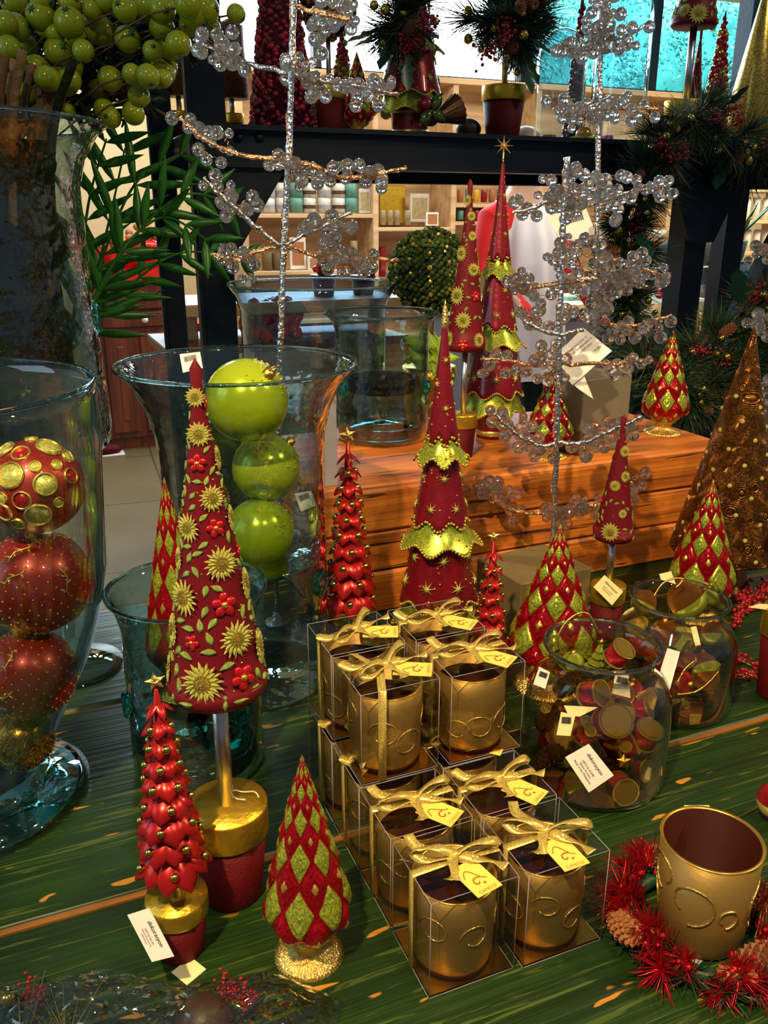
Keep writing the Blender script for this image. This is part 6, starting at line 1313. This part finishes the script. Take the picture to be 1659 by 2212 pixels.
# ---- cream storage tins, right
x0, z0 = wpt(1575, 545, 5.2); x1 = wpt(1665, 545, 5.2)[0]
t = thing('wall_rack', 'pale wooden rack of cream canisters at the far right', 'rack', (x0, 5.2, 0))
for z in (z0, wpt(1600, 475, 5.2)[1], wpt(1600, 405, 5.2)[1]): part('shelf_board', MB().add(bbox(0, x1-x0+.2, 0, .3, z-.03, z)), 'pale_wood', t, False)
for x in (0, x1-x0+.2): part('upright', MB().add(bbox(x-.03, x, 0, .3, 0, wpt(1600, 400, 5.2)[1])), 'pale_wood', t, False)
for j, (py, nm_) in enumerate(((543, 'lower'), (473, 'upper'))):
    for i in range(5):
        x, z = wpt(1590+i*20, py, 5.3); tag(part('cream_canister', MB().add(lathe([(0, 0), (.027, 0), (.027, .15), (.022, .16), (0, .16)], 20)), 'white_glaze', None, True, (x, 5.3, z0 if j == 0 else wpt(1600, 475, 5.2)[1])), 'cream canister in the '+nm_+' row of the far right rack, '+['leftmost', 'second', 'third', 'fourth', 'fifth'][i], 'canister', 'cream canisters on the far right rack')
area('rack_light', (x0+.5, 4.6, 2.2), (x0+.3, 5.3, 1.4), 14, (1, .85, .55), .5, .3)
# ---- counter
Yc = 4.1; cz = wpt(1150, 660, Yc)[1]; ca, cb = wpt(1020, 660, Yc)[0], wpt(1500, 660, Yc)[0]
t = thing('shop_counter', 'cream-topped shop counter with grey front in front of the bookcase', 'counter', (ca, Yc, 0))
part('worktop', MB().add(bbox(-.03, cb-ca, -.03, .6, cz-.06, cz)), 'counter_cream', t, False); part('front', MB().add(bbox(0, cb-ca-.02, 0, .58, 0, cz-.06)), 'counter_grey', t, False)
for px, lb, m_, h_ in ((1180, 'small orange box on the shop counter', 'terracotta', 18), (1235, 'teal folded packet on the shop counter', 'tin_teal', 10), (1290, 'green carton on the shop counter', 'olive_card', 26), (1090, 'cream wrapped packet on the shop counter', 'cream_card', 14)):
    x, z = wpt(px, 650, Yc+.2); tag(part('packet', MB().add(bbox(-.06, .06, 0, .08, 0, h_*4.4/F)), m_, None, False, (x, Yc+.15, cz)), lb, 'packet')
# glass tank
Yt = 3.6; xa2, za2 = wpt(1420, 655, Yt); xb2, zb2 = wpt(1560, 575, Yt); t = thing('glass_case', 'glass display case on a stand behind the right steel post', 'display case', (xa2, Yt, za2))
part('glass_panes', MB().add(bbox(0, xb2-xa2, 0, .35, 0, zb2-za2, .003)), 'blue_glass', t, False); part('wooden_stand', MB().add(bbox(0, xb2-xa2, 0, .35, -za2, -.0)), 'pale_wood', t, False)
def plant(label, px, py, Y, kind, ground, m_leaf, m_pot, name):
    x, z = wpt(px, py, Y); t = thing(name, label, 'plant', (x, Y, z)); part('pot', MB().add(lathe([(0, -.09), (.04, -.09), (.055, 0), (.045, 0), (0, -.01)], 20)), m_pot, t)
    mb = MB()
    if kind == 'aloe':
        for i in range(22): a = q.uniform(0, 6.28); mb.add(leaf(q.uniform(.14, .24), .026, .004, 5), 0, mtx((0, 0, 0), None) @ Matrix.Rotation(a, 4, 'Z') @ Matrix.Rotation(q.uniform(.7, 1.4), 4, 'X'))
        part('leaves', mb, m_leaf, t)
    else:
        mb.add(tube([(0, 0, 0), (.01, 0, .08), (.0, 0, .15)], .003, 5))
        for i in range(4): mb.add(leaf(.09, .03, .003, 4), 0, Matrix.Rotation(i*1.6, 4, 'Z') @ Matrix.Rotation(.7, 4, 'X'))
        part('stem_leaves', mb, 'aloe', t); mb = MB()
        for i in range(6): mb.add(ball(.018, 8, (q.uniform(-.03, .03), q.uniform(-.02, .02), .15+q.uniform(-.03, .03)), .7))
        part('blossoms', mb, m_leaf, t)
    return t, x, z
# side table behind
ys_ = 3.2; xt0, zt0 = wpt(1395, 720, ys_); xt1 = wpt(1700, 720, ys_)[0]; zt0 = wpt(1450, 700, ys_)[1]-.09
t = thing('plant_table', 'low table of small plants behind the right steel post', 'table', (xt0, ys_, 0)); part('tabletop', MB().add(bbox(0, xt1-xt0, -.25, .3, zt0-.04, zt0)), 'pale_wood', t, False)
for a in (.05, xt1-xt0-.05): part('leg', MB().add(bbox(a-.03, a+.03, 0, .06, 0, zt0-.04)), 'pale_wood', t, False)
def on(px, Y): return (float(aty(px, 700, Y)[0]), Y, zt0+.09)
for px, Y, k, ml, mp_, nm_, lb in ((1430, 3.15, 'orchid', 'pink', 'white_glaze', 'potted_orchid', 'pink potted orchid by the glass case'), (1468, 3.1, 'orchid', 'lime', 'white_glaze', 'potted_orchid', 'lime-green potted orchid beside the pink one'), (1552, 3.2, 'orchid', 'lime', 'red_glaze', 'potted_plant', 'potted plant with green fruit right of the steel post'), (1575, 3.05, 'orchid', 'flower_red', 'white_glaze', 'potted_plant', 'potted plant with red fruit right of the steel post'), (1650, 3.0, 'orchid', 'pink', 'terracotta', 'potted_plant', 'purple-pink flowers at the far right edge')):
    t, _, _ = plant(lb, px, 680, Y, k, 0, ml, mp_, nm_); t.location = on(px, Y)
t, x, z = plant('spiky aloe in a blue patterned pot at far right', 1590, 520, 3.3, 'aloe', 0, 'aloe', 'tin_blue' if 'tin_blue' in M else 'tin_teal', 'potted_aloe')
tag(part('pot_stand', MB().add(bbox(-.06, .06, -.06, .06, zt0, z-.09)), 'blue_pattern', None, False, (x, 3.3, 0)), 'blue patterned tall box carrying the aloe', 'box')
p_ = aty(1556, 650, 3.4); tag(part('leaf_print_board', MB().add(bbox(-.085, .085, 0, .02, zt0-.0, wpt(1556, 572, 3.4)[1])), 'blue_pattern', None, False, (float(p_[0]), 3.4, 0)), 'blue and green leaf-patterned panel beside the steel post', 'panel')
tag(part('yellow_pot', MB().add(lathe([(0, 0), (.035, 0), (.05, .13), (.055, .14), (0, .13)], 24)), 'yellow_glaze', None, True, (float(aty(1584, 640, 3.0)[0])+.0, 3.12, zt0)), 'plain yellow pot beside the patterned panel', 'pot')
p_ = aty(1640, 755, 1.9); tag(part('orange_tube', MB().add(tube(spline([(p_[0]-.05, 1.9, p_[2]-.012), (p_[0], 1.9, p_[2]), (p_[0]+.1, 1.9, p_[2]+.01)], 5), .006, 8)), 'orange_tube'), 'bright orange curved tube beside the bead cone at right', 'tube')
# red flowers & pots seen behind the wide vase
for px, py, lb in ((700, 640, 'purple pot with red flowers behind the wide glass vase'), (785, 640, 'second purple pot behind the wide glass vase')):
    x, z = wpt(px, py, 3.0); t = thing('flower_pot', lb, 'plant', (x, 3.0, z)); part('pot', MB().add(lathe([(0, 0), (.035, 0), (.045, .07), (.05, .075), (0, .07)], 20)), 'violet_pot', t); mb = MB()
    for i in range(12): mb.add(ball(.012, 8, (q.uniform(-.03, .03), q.uniform(-.03, .03), .08+q.uniform(0, .035))))
    part('red_blossoms', mb, 'red_glaze', t)
x, z = wpt(740, 660, 3.0); t = thing('stand_table', 'wooden plant table seen through the wide glass vase', 'table', (x-.25, 3.0, 0)); zt = wpt(700, 640, 3.0)[1]
part('tabletop', MB().add(bbox(-.35, .45, -.15, .25, zt-.04, zt)), 'pale_wood', t, False)
for a in (-.3, .4): part('leg', MB().add(bbox(a-.025, a+.025, .02, .07, 0, zt-.04)), 'pale_wood', t, False)
part('lower_board', MB().add(bbox(-.42, .45, -.15, .25, wpt(600, 735, 2.9)[1]-.03, wpt(600, 735, 2.9)[1])), 'red_wood', t, False)
x, z = wpt(595, 735, 2.9); t = thing('candy_bowl', 'heap of bright red and pink wrapped sweets seen through the wide vase', 'sweets', (x, 2.92, z)); mb = MB()
for i in range(60): mb.add(ball(.024, 8, (q.uniform(-.1, .1), q.uniform(-.05, .05), .015+q.uniform(0, .12))))
part('sweets', mb, 'red_glaze', t)
# ---- people
def person(label, px, Y, hgt_, face, top_m, extra, arms):
    x = float(aty(px, 500, Y)[0]); t = thing('person', label, 'person', (x, Y, 0), face); s_ = hgt_/1.75
    me = bpy.data.meshes.new('body'); J = [(0, 0, .95), (0, 0, 1.12), (0, .01, 1.30), (0, .0, 1.43), (0, 0, 1.52), (0, -.01, 1.62), (0, -.01, 1.72), (.10, 0, .88), (.11, 0, .48), (.11, .02, .08), (.11, -.14, .04), (-.10, 0, .88), (-.11, 0, .48), (-.11, .02, .08), (-.11, -.14, .04), (.17, 0, 1.40), (.17+arms[0][0], arms[0][1], arms[0][2]), (.17+arms[1][0], arms[1][1], arms[1][2]), (-.17, 0, 1.40), (-.17-arms[0][0], arms[0][1], arms[0][2]), (-.17-arms[1][0], arms[1][1], arms[1][2])]
    R = [.15, .14, .16, .13, .055, .085, .08, .10, .065, .045, .03, .10, .065, .045, .03, .065, .045, .032, .065, .045, .032]
    E = [(0, 1), (1, 2), (2, 3), (3, 4), (4, 5), (5, 6), (0, 7), (7, 8), (8, 9), (9, 10), (0, 11), (11, 12), (12, 13), (13, 14), (3, 15), (15, 16), (16, 17), (3, 18), (18, 19), (19, 20)]
    # hands: palm + five fingers each
    for k, e in ((17, 1), (20, -1)):
        b = Vector(J[k]); d = (b-Vector(J[k-1])).normalized(); sd = d.cross(Vector((0, 0, 1))); sd = sd.normalized() if sd.length > .1 else Vector((1, 0, 0))
        J.append(tuple(b+d*.08)); R.append(.03); pm = len(J)-1; E.append((k, pm))
        for i, (o_, l) in enumerate(((-.028, .055), (-.010, .07), (.010, .065), (.027, .05))):
            J.append(tuple(b+d*.10+sd*o_)); R.append(.009); E.append((pm, len(J)-1)); J.append(tuple(b+d*(.10+l)+sd*o_*1.1+Vector((0, 0, -.012)))); R.append(.008); E.append((len(J)-2, len(J)-1))
        J.append(tuple(b+d*.06-sd*.045)); R.append(.010); E.append((k, len(J)-1))
    me.from_pydata([tuple(c_*s_ for c_ in j) for j in J], E, []); o = link('body', me, None); m_ = o.modifiers.new('s', 'SKIN')
    for i, sv in enumerate(me.skin_vertices[0].data): sv.radius = (R[i]*s_, R[i]*s_*(.75 if i < 4 else 1)); sv.use_root = (i == 0)
    ss = o.modifiers.new('u', 'SUBSURF'); ss.levels = 2; ss.render_levels = 2
    dg = bpy.context.evaluated_depsgraph_get(); me2 = bpy.data.meshes.new_from_object(o.evaluated_get(dg)); bpy.data.objects.remove(o)
    me2.materials.clear(); [me2.materials.append(M[k]) for k in ('skin', top_m, 'dark_cloth')]
    for p_ in me2.polygons:
        c_ = p_.center/s_; p_.use_smooth = True; arm = abs(c_.x) > .19
        p_.material_index = 2 if c_.z < .98 and not arm else (0 if c_.z > 1.475 or (arm and (abs(c_.x) > .30 or c_.z < 1.16)) else 1)
    b_ = link('body', me2, t); hz = 1.66*s_
    part('hair', MB().add(lathe([(.098*s_*cos(a), .13*s_*sin(a)) for a in np.linspace(-.2, pi/2, 8)], 20), 0, Matrix.Translation((0, .012, hz))), 'hair', t)
    part('face', MB().add(ball(.014*s_, 8, (0, -.10*s_, hz-.02*s_))).add(ball(.011, 8, (-.03*s_, -.085*s_, hz+.01*s_))).add(ball(.011, 8, (.03*s_, -.085*s_, hz+.01*s_))).add(tube([(-.025*s_, -.088*s_, hz-.06*s_), (0, -.095*s_, hz-.064*s_), (.025*s_, -.088*s_, hz-.06*s_)], .005, 6)).add(ball(.02, 8, (.09*s_, 0, hz-.01))).add(ball(.02, 8, (-.09*s_, 0, hz-.01))), 'skin', t)
    return t
t = person('person in a red short-sleeved shirt and white apron behind the front skirted tree', 1128, 3.75, 1.86, 0, 'red_cloth', None, ((.07, -.06, 1.18), (.02, -.26, 1.08)))
def apron(a, i, r, z): return r*(1+.05*sin(a*11)+.03*sin(a*5)), z
part('apron', MB().add(lathe([(.27, .72), (.245, .95), (.22, 1.15), (.19, 1.35), (.13, 1.50), (.08, 1.53)], 90, apron, -pi*.98, .02), 0, Matrix.Diagonal((.95, .92, 1, 1)) @ Matrix.Translation((0, 0, .03))), 'white_cloth', t)
text('TH', .10, 'ink', t, Matrix.Translation((.16, -.235, 1.42)) @ Matrix.Rotation(.35, 4, 'Z') @ Matrix.Rotation(pi/2-.15, 4, 'X')); text('S', .12, 'ink', t, Matrix.Translation((.16, -.245, 1.31)) @ Matrix.Rotation(.35, 4, 'Z') @ Matrix.Rotation(pi/2-.15, 4, 'X'))
person('person in dark clothing standing behind the right steel post', 1485, 4.6, 1.62, pi, 'dark_cloth', None, ((.09, -.02, 1.16), (.06, -.16, .95)))
# ================================================================ CELLOPHANE BAG, FRONT LEFT
q = random.Random(71)
p = at(222, 2330); t = thing('cellophane_bag', 'crumpled clear cellophane bag of pine and berries at the bottom left edge', 'bag', tuple(p))
n1, n2 = 44, 26; v = []; f = []
for i in range(n1+1):
    for j in range(n2+1):
        a, b = i/n1, j/n2; x = (a-.5)*.40; y = (b-.5)*.17; e = (1-(2*a-1)**4)*(1-(2*b-1)**2)
        v.append((x+q.gauss(0, .0015), y+.008*sin(a*17)+q.gauss(0, .0015), .004+.056*e**.5+q.gauss(0, .0035)*e))
for i in range(n1):
    for j in range(n2): k = i*(n2+1)+j; f.append((k, k+n2+1, k+n2+2, k+1))
v2 = [(a, b, .002) for a, b, c_ in v]; N_ = len(v)
f2 = [tuple(N_+i for i in g[::-1]) for g in f]
o = part('cellophane', MB().add((v+v2, f+f2)), 'cellophane', t, False); o.rotation_euler = (0, 0, .0); t.rotation_euler = (0, 0, -.40)
c0 = Vector((0, 0, .02))
pk = thing('pine_pick', 'gold-tipped pine and berry pick inside the cellophane bag', 'greenery', (p[0], p[1]+.0, T+.006), -.40)
for x, y, m_, s_ in ((-.07, .03, 0, .5), (-.03, .035, 1, .55), (-.12, .02, 0, .45), (0, .0, 1, .45), (-.06, -.02, 0, .5)):
    o = link('needle_tuft', TG if m_ else TUFT[0], pk, (x, y-.03, .016)); o.rotation_euler = Vector((q.uniform(-.4, .4), 1, .12)).to_track_quat('Z', 'Y').to_euler(); o.scale = (s_,)*3
for x, y in ((-.12, .045), (-.10, .05), (.07, .03), (.062, .005), (.08, .045), (.04, -.01)): link('gold_ball', GB, pk, (x, y, .026), None, .010)
for x, y in ((-.075, .055), (.12, .05), (.10, .06)): link('berry_cluster', BC[0], pk, (x, y, .03), None, .4)
part('dark_ball', MB().add(ball(.027, 24, (.085, .02, .03))), 'hair', pk)
mb = MB()
for i in range(40):
    x, y = q.uniform(-.18, .18), q.uniform(-.06, .06); mb.add(leaf(.03, .012), 0, mtx((x, y, .02), (q.gauss(0, 1), 1, .4), q.uniform(0, 6)))
part('dark_leaves', mb, 'dark_leaf', pk)
